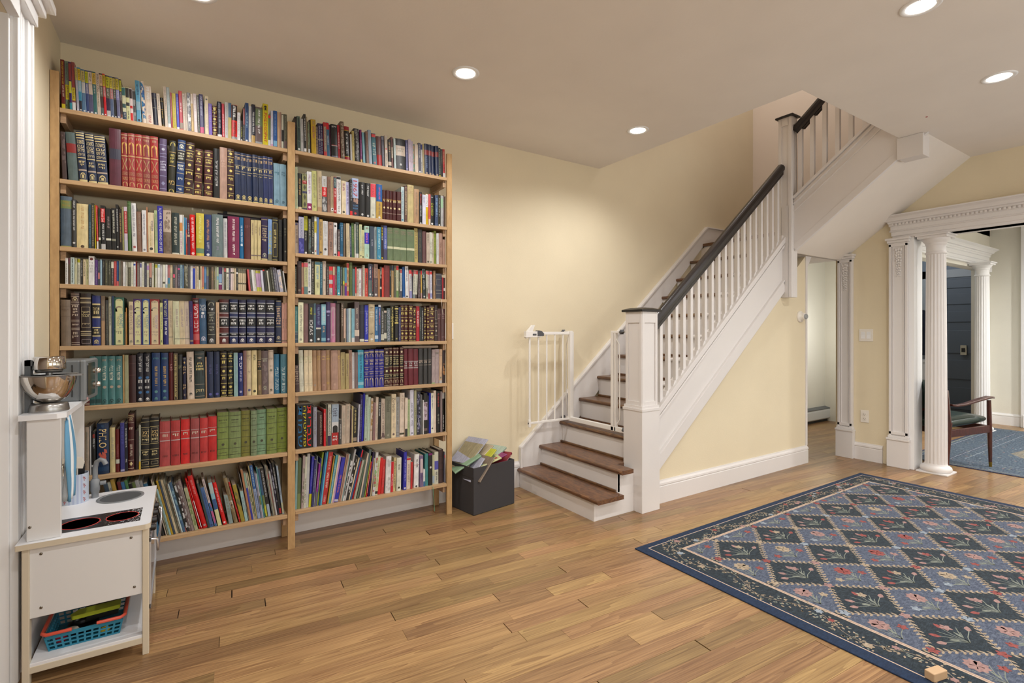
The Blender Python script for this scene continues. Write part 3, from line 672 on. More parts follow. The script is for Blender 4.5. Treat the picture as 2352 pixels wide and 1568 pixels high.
R3 = Matrix(((fv.x, sv.x, 0), (fv.y, sv.y, 0), (0, 0, 1))).to_4x4()
cushion('seat_cushion', None, .27, W_/2-.02, .042, Matrix.Translation(cp_(-.27, W_/2, .412)) @ R3 @ Matrix.Rotation(math.radians(-4), 4, 'Y'))
cushion('back_cushion', None, .045, W_/2-.03, .19, Matrix.Translation(cp_(-D_-.01, W_/2, .60)) @ R3 @ Matrix.Rotation(math.radians(-18), 4, 'Y'))
# ---------------------------------------------------------------- bookcase
YF = 3.03           # front face of the shelf edges
BX = [-.469, .4887, .5266, 1.4637]   # inner edges of the two bays
EL = [(135.7, 245.4, 658.7, 341), (135.7, 408.7, 658.7, 474.5), (135.7, 564.1, 660, 601.6), (135.7, 650.9, 660, 671.3), (138.3, 793.7, 661, 788.6), (193, 933, 662.5, 903.7), (206, 1095, 662.5, 1039), (354.7, 1243.3, 662, 1178)]
ER = [(673.9, 344.3, 1027.5, 406.8), (673.9, 477.3, 1019.5, 520.2), (673.9, 580, 1025.7, 607.7), (675.7, 673.75, 1026.6, 688), (675.7, 787.3, 1027.5, 782.9), (675.7, 901.6, 1027.5, 880.2), (677, 1034.8, 1025.2, 992.8), (677, 1177.7, 1025.2, 1107.6)]
def on_plane(u, v, y):
    r = (u-1176)/F; zc = y/(CY-r*SY); return zc*(SY+r*CY), HC+(HV-v)/F*zc, zc
def shz(e): return (on_plane(e[0], e[1], YF)[1]+on_plane(e[2], e[3], YF)[1])/2
ZL = [shz(e) for e in EL]; ZR = [shz(e) for e in ER]
ZS = [(a+b)/2 if abs(a-b) < .012 else None for a, b in zip(ZL, ZR)]
bc = empty('bookcase', (.5, YF, 0)); tag(bc, 'tall two-bay pine bookcase packed with books against the cream wall', 'bookcase')
ztopL, ztopR = on_plane(120, 160, YF)[1], on_plane(1033, 353, YF)[1]
ztopM = on_plane(668, 279, YF)[1]
for (a, b, zt_) in ((XL+.002, BX[0], ztopL), (BX[1], BX[2], ztopM), (BX[3], BX[3]+.036, ztopR)):
    for (c, d) in ((YF, YF+.019), (YB-.045, YB-.026)):
        at0(MB().box(a, b, c, d, 0, zt_-(.0 if c == YF else .03)).build('post', M_PINEV, bevel=.0015), bc)
for ZZ, (x0, x1) in ((ZL, (BX[0], BX[1])), (ZR, (BX[2], BX[3]))):
    for z in ZZ:
        at0(MB().box(x0+.001, x1-.001, YF+.002, YB-.03, z-.020, z).build('shelf', M_PINE, bevel=.0015), bc)
        for (a, b) in ((x0+.001, x0+.021), (x1-.021, x1-.001)):
            at0(MB().box(a, b, YF+.022, YB-.03, z-.062, z-.0205).build('cleat', M_PINED, bevel=.001), bc)
    # dark wall brackets glimpsed above the books
for x, z in ((.62-.42, ZL[2]-.0), (.05, ZL[4]), (.80, ZR[4])):
    at0(MB().box(x-.01, x+.01, YB-.030, YB-.026, z+.22, z+.32).build('bracket', M_BLACK), bc)

# ---------------------------------------------------------------- lettering
_gl = {}
def glyphs(txt):
    """flat mesh of a line of text, height about 1, centred, from the built-in font"""
    if txt in _gl: return _gl[txt]
    cu = bpy.data.curves.new('t', 'FONT'); cu.body = txt; cu.size = 1.4; cu.align_x = 'CENTER'; cu.align_y = 'CENTER'; cu.resolution_u = 2
    o = bpy.data.objects.new('t', cu); COL.objects.link(o)
    dg = bpy.context.evaluated_depsgraph_get(); me = bpy.data.meshes.new_from_object(o.evaluated_get(dg))
    vs = [(v.co.x, v.co.y) for v in me.vertices]; fs = [tuple(p.vertices) for p in me.polygons]
    bpy.data.objects.remove(o); bpy.data.meshes.remove(me); bpy.data.curves.remove(cu)
    if vs:
        xs = [v[0] for v in vs]; ys = [v[1] for v in vs]; w = max(xs)-min(xs); h = max(ys)-min(ys); cx = (max(xs)+min(xs))/2; cy = (max(ys)+min(ys))/2
        vs = [((x-cx)/w, (y-cy)/h) for x, y in vs]; _gl[txt] = (vs, fs, w/h)
    else: _gl[txt] = ([], [], 1)
    return _gl[txt]
GAIN = .86
def bmat(c, kind='cover'):
    if len(c) in (3, 4, 5): c = ''.join(a*2 for a in c[:3])
    key = 'book_'+kind+'_'+c
    if key in _mc: return _mc[key]
    m = bpy.data.materials.new(key); m.use_nodes = True; nt = m.node_tree; b = nt.nodes['Principled BSDF']
    col = tuple(min(.82, v*GAIN) for v in lin(c))
    b.inputs['Roughness'].default_value = {'cover': .42, 'print': .4, 'page': .9}[kind]
    b.inputs['Base Color'].default_value = (*col, 1)
    if kind != 'print':
        tc = nt.nodes.new('ShaderNodeTexCoord'); mp = nt.nodes.new('ShaderNodeMapping'); mp.inputs['Scale'].default_value = (400, 30, 8) if kind == 'page' else (90, 90, 25)
        n = nt.nodes.new('ShaderNodeTexNoise'); n.inputs['Scale'].default_value = 1; n.inputs['Detail'].default_value = 2
        r = nt.nodes.new('ShaderNodeMapRange'); r.inputs[1].default_value = .3; r.inputs[2].default_value = .7; r.inputs[3].default_value = .82; r.inputs[4].default_value = 1.12
        mx = nt.nodes.new('ShaderNodeVectorMath'); mx.operation = 'SCALE'; mx.inputs[0].default_value = col
        L = nt.links.new; L(tc.outputs['Object'], mp.inputs[0]); L(mp.outputs[0], n.inputs[0]); L(n.outputs['Fac'], r.inputs[0]); L(r.outputs[0], mx.inputs['Scale']); L(mx.outputs[0], b.inputs['Base Color'])
    _mc[key] = m; return m
class Spine:
    """flat print on a spine of width t and height h; the spine faces -y at y = f(x)"""
    def __init__(s, t, h, hard, rnd): s.t, s.h, s.hard, s.r = t, h, hard, rnd; s.mb = MB(); s.cols = []
    def mi(s, c):
        if c not in s.cols: s.cols.append(c)
        return s.cols.index(c)
    def y(s, x, e=0):
        q = abs(x/s.t-.5)*2; return (.0035*q*q if s.hard else .0006*q**4)-.00045-e
    def quad(s, x0, x1, z0, z1, c, e=0):
        n = 1 if x1-x0 < .35*s.t else 5
        xs = [x0+(x1-x0)*i/n for i in range(n+1)]
        s.mb.add([(x, s.y(x, e), z) for z in (z0, z1) for x in xs], [(i, i+1, n+2+i, n+1+i) for i in range(n)], s.mi(c))
    def poly(s, pts, c, e=.0002): s.mb.add([(x, s.y(x, e), z) for x, z in pts], [tuple(range(len(pts)))], s.mi(c))
    def ring(s, x0, x1, z0, z1, w, c):
        s.quad(x0, x0+w, z0, z1, c, .0002); s.quad(x1-w, x1, z0, z1, c, .0002); s.quad(x0, x1, z0, z0+w, c, .0002); s.quad(x0, x1, z1-w, z1, c, .0002)
    def text(s, txt, z0, z1, c, rot, xc=.5, fx=.62):
        txt = txt.replace('_', ' ')
        if any('\u0590' < ch < '\u05ff' for ch in txt): txt = txt[::-1]
        vs, fs, asp = glyphs(txt)
        if not vs: return
        if rot:   # reads downwards
            L = z1-z0; cap = min(s.t*fx, L/asp*1.35); zc = (z0+z1)/2
            s.mb.add([(s.t*xc+v*cap, s.y(s.t*xc+v*cap, .0002), zc-u*L) for u, v in vs], fs, s.mi(c))
        else:
            W = s.t*fx*1.3; zc = (z0+z1)/2; hh = z1-z0
            s.mb.add([(s.t*.5+u*W, s.y(s.t*.5+u*W, .0002), zc+v*hh) for u, v in vs], fs, s.mi(c))
    def scribble_v(s, z0, z1, c, xc=.5, w=.42):
        cap = min(s.t*w, .011); z = z1; x = s.t*xc
        while z > z0+.003:
            n = s.r.randint(3, 8)
            for _ in range(n):
                lw = cap*s.r.uniform(.35, .6); 
                if z-lw < z0: break
                k = s.r.random()
                s.quad(x-cap/2*s.r.uniform(.6, 1), x+cap/2, z-lw*.42, z, c, .0002)
                if k < .6: s.quad(x-cap/2 if k < .3 else x+cap*.15, x-cap*.12 if k < .3 else x+cap/2, z-lw*.8, z-lw*.42, c, .0002)
                z -= lw
            z -= cap*.45
    def scribble_h(s, z0, z1, c):
        hh = min(.009, (z1-z0)); n = max(1, int((z1-z0)/(hh*1.35))); st = (z1-z0)/n
        for k in range(n):
            W = s.t*s.r.uniform(.45, .8); x = s.t/2-W/2; zt_ = z1-k*st; zb = zt_-st*.66
            while x < s.t/2+W/2-.001:
                lw = st*s.r.uniform(.3, .5)
                s.quad(x, min(x+lw*.55, s.t/2+W/2), zb if s.r.random() < .7 else (zb+zt_)/2, zt_, c, .0002)
                if s.r.random() < .6: s.quad(x, min(x+lw*.9, s.t*.5+W/2), zt_-st*.16, zt_, c, .0003)
                x += lw
MACRO = {
 'MISH': 'b96-98:cb8 b91-94:cb8 b86-88:cb8 u76-83:dc9:משנה u68-73:dc9:עם u60-66:dc9:פירוש u52-58:dc9:הראלם b47-49:cb8 h30-42:cb8 b22-25:a98 a7-19:cb8 b0-5:cb8',
 'LEG': 'b95-97:a86 h86-92:a86 o62-83:ca5 m64-80:622 b57-59:b96 x33-54:a96 u23-29:a86:LEGENDS u14-20:b96:TALMUD o3-11:b96',
 'GLD': 's95:cb6 e90:cb6 s84:cb6 h70-80:cb6 s66:cb6 e57:cb6 s48:cb6 h36-44:cb6 s30:cb6 e22:cb6 s14:cb6 h4-11:cb6 s2:cb6',
 'NAV': 's95:ca7 u84-90:ca7:תורה s73:ba7 h63-71:ba7 s61:ba7 h54-57:ba7 a5-14:cb7 b1-3:cb7',
 'TAN': 'b71-91:111 s92:ddd s69:ddd h75-87:ddd s60:ddd b39-58:111 h41-55:ddd s37:ddd s24:ddd b18-23:111 h19-22:ddd s16:ddd a4-12:ddd',
 'PRO': 'b96-99:0 ',
 'INTR': 'b71-97:L v74-94:332 b46-70:M v48-68:bbb e5:ddd',
 'BGD': 'b92-96:ba8 o80-90:ba8 s74:ba8 h58-72:ba8 s54:ba8 h46-50:ba8 s42:ba8 h34-38:ba8 s30:ba8 o4-26:ba8',
 'GOD': 's97:cb9 e88:cb9 s79:cc9 b52-77:111 h54-75:cb8 s50:cc9 e40:cc9 s31:cc9 b23-29:111 h24-28:cb8 s21:cc9 o8-17:ba8 s3:cb9',
 'RDS': 's66:bbb s64:bbb h50-62:bbb s47:bbb s49:bbb',
 'GRY': 's67:ba9 h57-64:ba9 s54:ba9',
 'RED3': 's75:baa h62-71:cba s57:baa s56:baa h18-24:622',
 'GRN7': 's92:332 h80-84:332 h76-78:443 s68:443 h55-58:443 s43:443 e31:443 s22:443 h12-14:443 s8:332',
 'BRNT': 's70:c94 h58-68:cb8 d38-46:dc9 s24:ba9',
 'AV': 'h80-92:876 s66:665',
}
ITEM_SEEN = []
def cname(c):
    if len(c) == 3: c = ''.join(a*2 for a in c)
    import colorsys
    r, g, b = [int(c[i:i+2], 16)/255 for i in (0, 2, 4)]; h, l, s = colorsys.rgb_to_hls(r, g, b); h *= 360
    if l < .13 and s < .3 or l < .09: return 'black'
    if s < .14:
        return 'charcoal' if l < .28 else 'grey' if l < .58 else 'pale grey' if l < .76 else 'white'
    if h < 20 or h >= 335:
        return ('maroon' if l < .24 else 'dark red' if l < .34 else 'dusty pink' if s < .3 and l > .45 else 'brown' if s < .3 else 'red')
    if h < 45: return 'dark brown' if l < .3 else 'brown' if l < .5 else 'tan' if l < .68 else 'cream'
    if h < 70: return 'olive' if l < .4 else 'yellow' if s > .5 else 'khaki' if l < .66 else 'pale cream'
    if h < 165: return 'dark green' if l < .3 else 'green' if l < .6 else 'pale green'
    if h < 200: return 'dark teal' if l < .28 else 'teal' if l < .5 else 'pale blue'
    if h < 255: return 'navy' if l < .28 else 'blue' if l < .55 else 'light blue'
    return 'dark purple' if l < .25 else 'purple' if l < .6 else 'lilac'
def draw(sp, toks, base):
    import re
    t, h = sp.t, sp.h; feat = None
    for tk in toks:
        m = re.match(r'^([a-z])(\d+)(?:-(\d+))?(?::([0-9a-f]+))?(?::(.+))?$', tk)
        if not m: continue
        k, a, b, c, tx = m.groups(); a = int(a)/100*h; b = int(b)/100*h if b else None; c = c or 'ddd'
        if k == 'b': sp.quad(0.0004, t-.0004, a, b, c); feat = feat or ('p', c, (b-a)/h)
        elif k == 's': sp.quad(0.0006, t-.0006, a-.0011, a+.0011, c, .0001); feat = feat or ('s', c, 0)
        elif k == 'v': sp.scribble_v(a, b, c); feat = feat if feat and feat[0] == 't' else ('l', c, 0)
        elif k == 'w': sp.scribble_v(a, b, c, .3, .24); sp.scribble_v(a, b, c, .7, .24); feat = feat or ('l', c, 0)
        elif k == 'h': sp.scribble_h(a, b, c); feat = feat or ('h', c, 0)
        elif k == 't': sp.text(tx, a, b, c, True); feat = ('t', c, tx)
        elif k == 'q': sp.text(tx, a, b, c, True, .36, .30)
        elif k == 'r': sp.text(tx, a, b, c, True, .66, .36); feat = ('t', c, tx)
        elif k == 'u': sp.text(tx, a, b, c, False); feat = feat or ('h', c, 0)
        elif k == 'e':
            rr = min(t*.3, .007); n = 8; sp.poly([(t/2+rr*math.cos(i*math.pi/4), a+rr*math.sin(i*math.pi/4)) for i in range(n)], c)
        elif k == 'd':
            z = (a+b)/2; sp.poly([(t/2, b), (t*.22, z), (t/2, a), (t*.78, z)], c)
        elif k == 'a':
            w2 = min(t*.3, (b-a)*.45); x = t/2; q = b-w2
            sp.ring(x-w2, x+w2, a, q, .0012, c); sp.poly([(x-w2, q), (x+w2, q), (x+w2*.6, b-w2*.3), (x, b), (x-w2*.6, b-w2*.3)], c); sp.quad(x-w2*.45, x+w2*.45, a+.003, q-.002, c, .0002)
        elif k == 'o':
            w2 = t*.36; q = b-w2*.8
            sp.poly([(t/2-w2, a), (t/2+w2, a), (t/2+w2, q), (t/2+w2*.7, q+w2*.55), (t/2, b), (t/2-w2*.7, q+w2*.55), (t/2-w2, q)], c)
        elif k == 'm':
            x = t/2; sp.quad(x-.0006, x+.0006, a, b, c, .0004)
            for i in (1, 2, 3): sp.quad(x-t*.1*i, x+t*.1*i, a+(b-a)*(.3+.13*i), a+(b-a)*(.3+.13*i)+.001, c, .0004)
        elif k == 'x':
            z = (a+b)/2
            for dx in (0, .0018, .0036):
                for sg in (-1, 1): sp.poly([(t/2+sg*(t*.42-dx), b), (t/2+sg*(t*.42-dx-.0009), b), (t/2+sg*.0006, z), (t/2+sg*(t*.42-dx-.0009), a), (t/2+sg*(t*.42-dx), a), (t/2+sg*(dx*.3+.0014), z)], c)
        elif k == 'f': sp.ring(t*.1, t*.9, a, b, .0012, c)
        elif k == 'k':  # camouflage patches
            for _ in range(14):
                x = sp.r.uniform(.05, .8)*t; z = sp.r.uniform(a, b*.95); q = sp.r.uniform(.004, .012)
                sp.poly([(x, z), (min(t*.98, x+q), z+q*.3), (min(t*.95, x+q*.8), z+q*1.6), (x, z+q*2)], c)
    return feat
BK = []
rb = random.Random(11)
def book_mesh(name, t, h, d, col, hard, page='c8bea8'):
    b = .0028 if hard else .0007; mb = MB()
    if hard: o = [(0, d), (0, .0035), (t*.14, .0018), (t*.32, .0005), (t*.5, 0), (t*.68, .0005), (t*.86, .0018), (t, .0035), (t, d), (t-b, d), (t-b, .006), (b, .006), (b, d)]
    else: o = [(0, d), (0, .0006), (t*.15, 0), (t*.85, 0), (t, .0006), (t, d), (t-b, d), (t-b, .002), (b, .002), (b, d)]
    mb.prism(o, 2, 0, h, 0)
    k = .003 if hard else .0
    mb.box(b, t-b, .0035, d-k-.001, k, h-k-.0002, 1)
    return mb.mesh(name, [bmat(col), bmat(page, 'page')])
def row(bay, idx, ysp, segs, kind=None, depth=.16):
    E = (EL if bay == 'L' else ER)[idx]; z0 = (ZL if bay == 'L' else ZR)[idx]
    x_lo, x_hi = ((BX[0], BX[1]) if bay == 'L' else (BX[2], BX[3])); x_hi -= .0008; x_lo += .0008
    vl = lambda u: E[1]+(E[3]-E[1])*(u-E[0])/(E[2]-E[0])
    items = []; lean = 0
    for ox, oy, sc, data in segs:
        cur = [s for s in data.replace('\n', '|').split('|') if s.strip()]
        for s in cur:
            p = s.split(); 
            if p[0][0] == 'L': lean = float(p[0][1:]); p = p[1:]
            if not p: continue
            a = p[0].split(',')
            if a[0] == 'g': items.append(('g', ox+float(a[1])/sc)); continue
            u = ox+float(a[0])/sc; v = oy+float(a[1])/sc; toks = []; w_ = None
            for q in p[1:]:
                if q[0] == 'W': w_ = ox+float(q[1:])/sc; continue
                if q.split(':')[0] in MACRO:
                    mm = MACRO[q.split(':')[0]]; pr = q.split(':')[1:]
                    if pr: mm = mm.replace(':L', ':'+pr[0]).replace(':M', ':'+pr[1])
                    toks += mm.split()
                else: toks.append(q)
            items.append((u, v, a[2], lean, toks, w_))
    out = []
    for i, it in enumerate(items):
        if it[0] == 'g': continue
        u, v, col, ln, toks, w_ = it
        u2 = w_ if w_ else (items[i+1][1] if i+1 < len(items) and items[i+1][0] == 'g' else items[i+1][0] if i+1 < len(items) else None)
        if u2 is None: u2 = u+8
        x1, _, zc = on_plane(u, vl(u), ysp); x2 = on_plane(u2, vl(u2), ysp)[0]
        t = max(.0035, (x2-x1)-.0007); h = (vl(u)-v)/F*zc
        out.append([x1, t, h, col, ln, toks])
    # keep the run inside the bay and clear of its neighbours
    prev = x_lo; n = 0
    for i, (x1, t, h, col, ln, toks) in enumerate(out):
        hard = 'H' in toks; rec = .012*rb.random() if 'R' not in toks else .05
        x1 = max(x1, prev)
        if x1+t > x_hi: t = max(.003, x_hi-x1)
        if i and 'H' not in 'x':
            pl = out[i-1][4]
            if ln > pl: # would press into its neighbour's upper end: ease it upright or nudge it along
                need = min(h, out[i-1][2])*(math.tan(math.radians(ln))-math.tan(math.radians(pl)))-(x1-prev)
                if need > 0:
                    mv = min(need, t*.3, .004); x1 = max(x1, prev)+mv; t -= mv
                    if need > mv: ln = math.degrees(math.atan(math.tan(math.radians(ln))-(need-mv)/h)); out[i][4] = ln
        a = math.radians(-ln)  # positive lean: top towards the left
        if ln > 0 and i == 0: x1 = max(x1, x_lo+h*math.tan(math.radians(ln)))
        prev = x1+t+.0004
        dd = min(depth*rb.uniform(.86, 1.08), YB-.032-ysp-rec)
        nm = kind or ('hardcover_book' if hard else 'picture_book' if idx == 7 else 'art_book' if (bay, idx) == ('R', 6) else 'paperback_book')
        h2 = h
        ob = bpy.data.objects.new(nm, book_mesh(nm, t*math.cos(a), h2, dd, col, hard)); COL.objects.link(ob)
        lift = abs(math.sin(a))*t if ln > 0 else 0
        ob.location = (x1, ysp+rec, z0+.0003+(lift if ln > 0 else 0)); ob.rotation_euler = (0, a, 0)
        if ln < 0: ob.location.z = z0+.0003+0
        if ln < 0: # leans right: pivot on the lower right edge
            ob.location = (x1+0, ysp+rec, z0+.0003+math.sin(-a)*0+math.sin(abs(a))*t)
        if ln > 0: ob.location.z = z0+.0003
        sp = Spine(t*math.cos(a), h2, hard, rb)
        feat = draw(sp, toks, col)
        if sp.mb.f:
            q = sp.mb.build('lettering', [bmat(c, 'print') for c in sp.cols], ob)
        if 'Z' in toks:
            rc = toks[toks.index('Z')+1]; L_ = float(toks[toks.index('Z')+2])
            rbm = MB().tube([(t/2, .01, .004), (t/2, -.006, 0), (t/2+.002, -.028-rec, -.004), (t/2+.004, -.032-rec, -L_*.5), (t/2+.012, -.030-rec, -L_)], [.0012, .0014, .0014, .0012, .0018], 5)
            q = rbm.build('ribbon_marker', bmat(rc)); q.parent = ob
        BK.append(dict(o=ob, bay=bay, idx=idx, col=col, feat=feat, t=t, h=h, hard=hard, kind=nm, x=x1, ln=ln, toks=toks))
    return z0
# --- left bay
row('L', 0, 3.046, [(125, 120, 8.4, '''
L1.5 85,92,611 v50-96:ca3 v25-48:cba b0-11:cb2|165,108,787 b22-52:cb2 v24-50:543 v60-96:455 k0-18:453|245,145,315 b0-16:289 b36-60:bb3 b62-97:833|300,145,844 v50-92:a33 b22-48:cb2 v24-46:433 b2-18:ddd
L2.5 370,250,99a INTR:ba5:99a b0-18:aab|440,262,38a INTR:ca1:8ab b0-26:223|505,290,579 INTR:ba6:bbb|580,300,347 INTR:bb1:779|645,315,557 INTR:cba:cba|725,335,366 INTR:ca4:366|800,352,cba t55-96:322:INTRODUCING v20-52:887|865,370,433 INTR:ca8:665 b0-20:566|935,385,c12 INTR:ba1:b66|985,400,324 INTR:bb2:665 b0-17:bbb|1065,425,568 INTR:cb4:b77|1130,442,222 INTR:ba5:554|1190,458,668 INTR:ba3:88b|1255,480,433 INTR:bb1:544 b0-14:743
1305,635,cca b75-98:366 b38-50:355 b0-26:345 v10-22:bbb|1380,645,cc9 b70-98:333 b45-55:333 v5-30:665|1455,665,dcc b70-98:322 b40-48:c22 b0-26:c22|1515,690,999 b70-96:444 k30-50:444 v2-20:444
1580,520,59b v65-90:246 b30-50:8ab e6:223|L3.5 1670,525,dcb k2-95:27a k20-98:159 H|1770,605,dcb v60-96:eee v5-25:b66 W1905|1908,750,223 b88-98:334 s84:665 s55:887 b2-12:334 H|2005,765,dcb v50-95:887|2070,845,111 s88:a83 s60:a83 s8:a83 v30-55:a83 H
L2.5 2135,635,cba v40-90:987|2195,645,9aa v30-98:ccc b0-12:ddd'''),
(390, 180, 8.4, '''L2 30,250,a34 v30-90:c99|65,255,cb2 v5-90:a92|140,270,22a v40-90:99d b0-8:ddd|195,210,b23 v45-70:ecc b88-99:c22 b5-20:876|265,275,cba v40-95:876|320,250,dcb v30-90:a98|355,240,999 k0-98:556 k5-95:ddd|425,260,ca6 b75-99:dcb v30-70:a85 e4:222|475,260,dcc v30-90:eee|545,295,443 v5-95:bbb|590,280,215 v45-95:99b b3-18:b36|L1 670,315,776|685,315,dca v15-70:ba9 e92:333|755,460,64a v40-90:87b|825,495,411 GLD H|925,415,223 v25-95:99a b3-9:ddd H|1015,465,b23 v4-70:ecc|L0 1065,420,ccc v10-90:aaa|1128,430,ba6 b60-99:468|1195,475,c22 b56-99:222 v60-97:eee v4-50:622 b1-10:999 H|1305,630,ddd v10-90:aaa|1365,785,222 v20-70:aa4 e8:ccc|1415,530,222 b50-97:955 v4-48:bbb|1455,440,247 v35-75:acd e5:ddd|1525,505,ccc v10-90:aab|1580,465,223 v25-80:ddd b2-21:b95 H|1655,515,655 b50-96:675 v25-93:ddd b2-8:999 W1793|1795,460,cb1 t8-78:b22:PHILOSOPHY a84-96:222|1900,670,674 b88-97:c23 b0-20:ccc|1950,595,ccd v20-70:99b b0-8:c9b|2000,600,259 v30-90:79c b3-18:7ac|2075,620,ca8|2128,620,a87|2162,660,222 b55-98:ccb b2-22:ccb|2205,665,554 v30-95:887 b3-24:655 W2264''')])
row('L', 1, 3.046, [(125, 280, 8.4, '''L2 150,160,433 k5-95:655 W240|L3 265,162,566 b58-77:822 H W470|L3.6 475,160,124 MISH H W645|655,190,124 MISH H W822|832,225,124 MISH H W1040|L0.5 1060,85,523 b47-65:334 H W1288|L1 1295,170,822 LEG H|1432,190,933 LEG H|1572,207,922 LEG H|1712,230,833 LEG H|1867,255,922 LEG H W2022|L0 2030,295,546 s88:99b s72:99b e80:aab s66:99b h38-58:bbc s30:99b d12-20:88a s6:99b H W2170|L-1.5 2188,325,221 o90-97:ba5 s78:ca6 h56-74:ba5 s52:ca6 u16-24:ca6:מי o2-8:ba5 H W2325'''),
(390, 310, 8.4, '''L-2 115,62,136 s95:cb8 a84-92:ccb s80:cb8 b60-79:111 h62-76:ccb s58:cb8 h42-54:ccb s38:cb8 h24-30:ccb s15:cb8 h5-10:ccb s3:cb8 H W268|278,105,311 GLD H W440|L-1.5 468,230,411 GLD H W615|L-.5 665,255,411 GLD H W828|L0 845,235,111 t25-76:ccc:תולקנה_ארץ_ישראל H W958|965,215,a87 h60-75:b98 H W1110|1114,235,311 GLD H W1246|L1 1252,297,124 NAV H|1382,325,124 NAV H|1492,345,124 NAV H|1612,362,124 NAV H|1716,380,124 NAV H|1817,385,125 NAV H|1910,405,125 NAV H W2008|L.5 2015,520,79a h70-80:367 a7-16:467 H|2140,540,79a h70-82:467 a7-14:467 H W2262''')])
row('L', 2, 3.046, [(125, 440, 8.4, '''L.2 100,50,567 b0-3:995 b76-92:785 h78-90:984 H W325|330,125,333 v35-78:bbb v82-97:ccc e10:ccc H W420|425,205,dc9 v40-93:ca7 e4:543 H W655|660,230,245 v10-60:79a|715,205,332 v5-95:cb9|L1.5 772,235,cb1|802,245,c33 b0-18:ddd v22-95:e99|L1 855,310,221 v30-80:887 b23-29:ddc|900,245,111 b62-93:c22 t63-92:edd:Without_God v20-58:ddd b0-13:bbb W990|995,300,111 b23-28:ddc v50-80:988 W1100|1110,300,111 v40-95:ddc b22-27:887|1195,230,111 v40-90:ddd e8:ddd|1250,315,211 v20-90:b96|1312,275,885 v20-95:aa7|1350,270,cbc b40-90:a33 v42-88:ecc b0-25:bbc|1420,170,463 s95:786 v40-90:685 s2:786 H|L1.5 1490,200,ddd v30-95:99a e10:a55 H W1597|1600,365,865 v40-95:987 H W1697|L.8 1700,345,ddd v40-90:99a e6:889|1783,285,a75|1815,390,dca r55-80:447:SCHOLEM q18-66:a93:JEWISH_MYSTICISM e10:333 W1932|1938,350,ab8 v30-90:887|1998,260,229 t5-96:ddd:A_J_AYER__THE_MEANING_OF_LIFE W2102|2105,305,765 b48-96:ba9 k50-94:876 k2-40:654 H W2266'''),
(390, 470, 8.4, '''L.3 45,140,233 v20-90:bba b0-4:ccb H W185|190,175,ddc v5-55:b7a b60-80:c84 b82-99:ddd|252,180,ddc v10-50:9ac b72-96:ccc|278,230,38a|L1 310,230,d54 b68-99:48b v30-60:ecb|345,275,413 b52-58:ba8 v60-90:bbb|400,175,d11 v35-93:fdd v15-32:ecc e6:ecc H W506|L.3 512,150,cb4 v30-92:dd8 b7-18:686 H W666|670,175,236 v38-88:b86 v14-34:aab e5:ddd H W812|818,170,677 v32-92:ddd v12-26:889 H W1032|1040,250,ccc v25-90:99a H W1120|1126,210,714 v38-94:edd v8-34:edd H W1348|1354,235,069 v30-80:cde e34:eee H W1434|1442,240,522 h72-82:744 H W1564|L0 1570,280,cb8 v60-92:876 b10-13:766|1634,285,cb8 v65-85:876 b10-13:766|1700,295,cb8 v60-82:876 b10-13:766 W1762|1772,230,214 s95:ba7 s80:ba7 h54-75:ba8 s54:ba7 h42-50:ba8 a8-18:aa9 b1-5:ba7 H W1896|1900,270,79c t16-72:bb3:KRISHNA b0-16:665|1980,240,111 f10-88:cb6 v30-72:cb7 s94:cb6 s3:cb6 H W2086|2096,275,222 h58-74:443 H W2184|2200,265,222 h58-78:665 e24:776 H W2264''')])
CDS = '''L0 205,90,ddd v5-80:776|260,90,654 b78-99:745|310,80,bcc v5-95:344|385,95,bb9 v75-98:332|435,100,ccb b85-98:cc2 v5-75:887|495,110,333 v30-95:bbb|550,115,dca v30-90:665|605,115,dda v20-90:887|660,60,ddd h40-80:bbb e90:622 W775|780,130,537 v5-70:98b|835,130,445 b25-50:b77 v55-95:aaa|880,120,9bc v20-90:78a|918,130,333 v70-95:998|975,140,443 v10-90:886|1030,130,443 v40-95:998|1090,155,333 b72-98:ddc v5-68:aaa|1145,155,b44 v10-90:c77|1200,155,248 b0-20:c66 v25-95:58a|1245,150,776|1280,150,876|1320,170,ddd v5-80:bbb|1370,170,ddc v5-80:bbb|1420,170,554 b78-98:aa9 v5-70:886|1475,170,ddc v5-80:998|1525,175,ddd b86-93:24a v5-70:99a|1568,155,822|1595,185,877 v5-90:aa9|1645,190,ccc b80-97:558 v5-40:99a|1688,175,ddc v5-95:998|1735,195,334 v5-90:778|1780,195,ccb b72-90:a8b v5-60:998|1830,190,b87 b0-40:222 v5-35:bbb|1880,195,ccb v50-95:665|1920,195,663|1940,210,ddc b84-98:cc2|1990,215,ddd b85-98:9bc|2040,220,ccc|2090,225,ddc b18-26:443|2140,225,ddd b0-15:8ab|2185,230,b77 b20-45:48a b0-20:897|2235,230,dca b45-65:bb9|2285,230,444 b45-60:d57 v5-40:aaa|2330,235,988'''
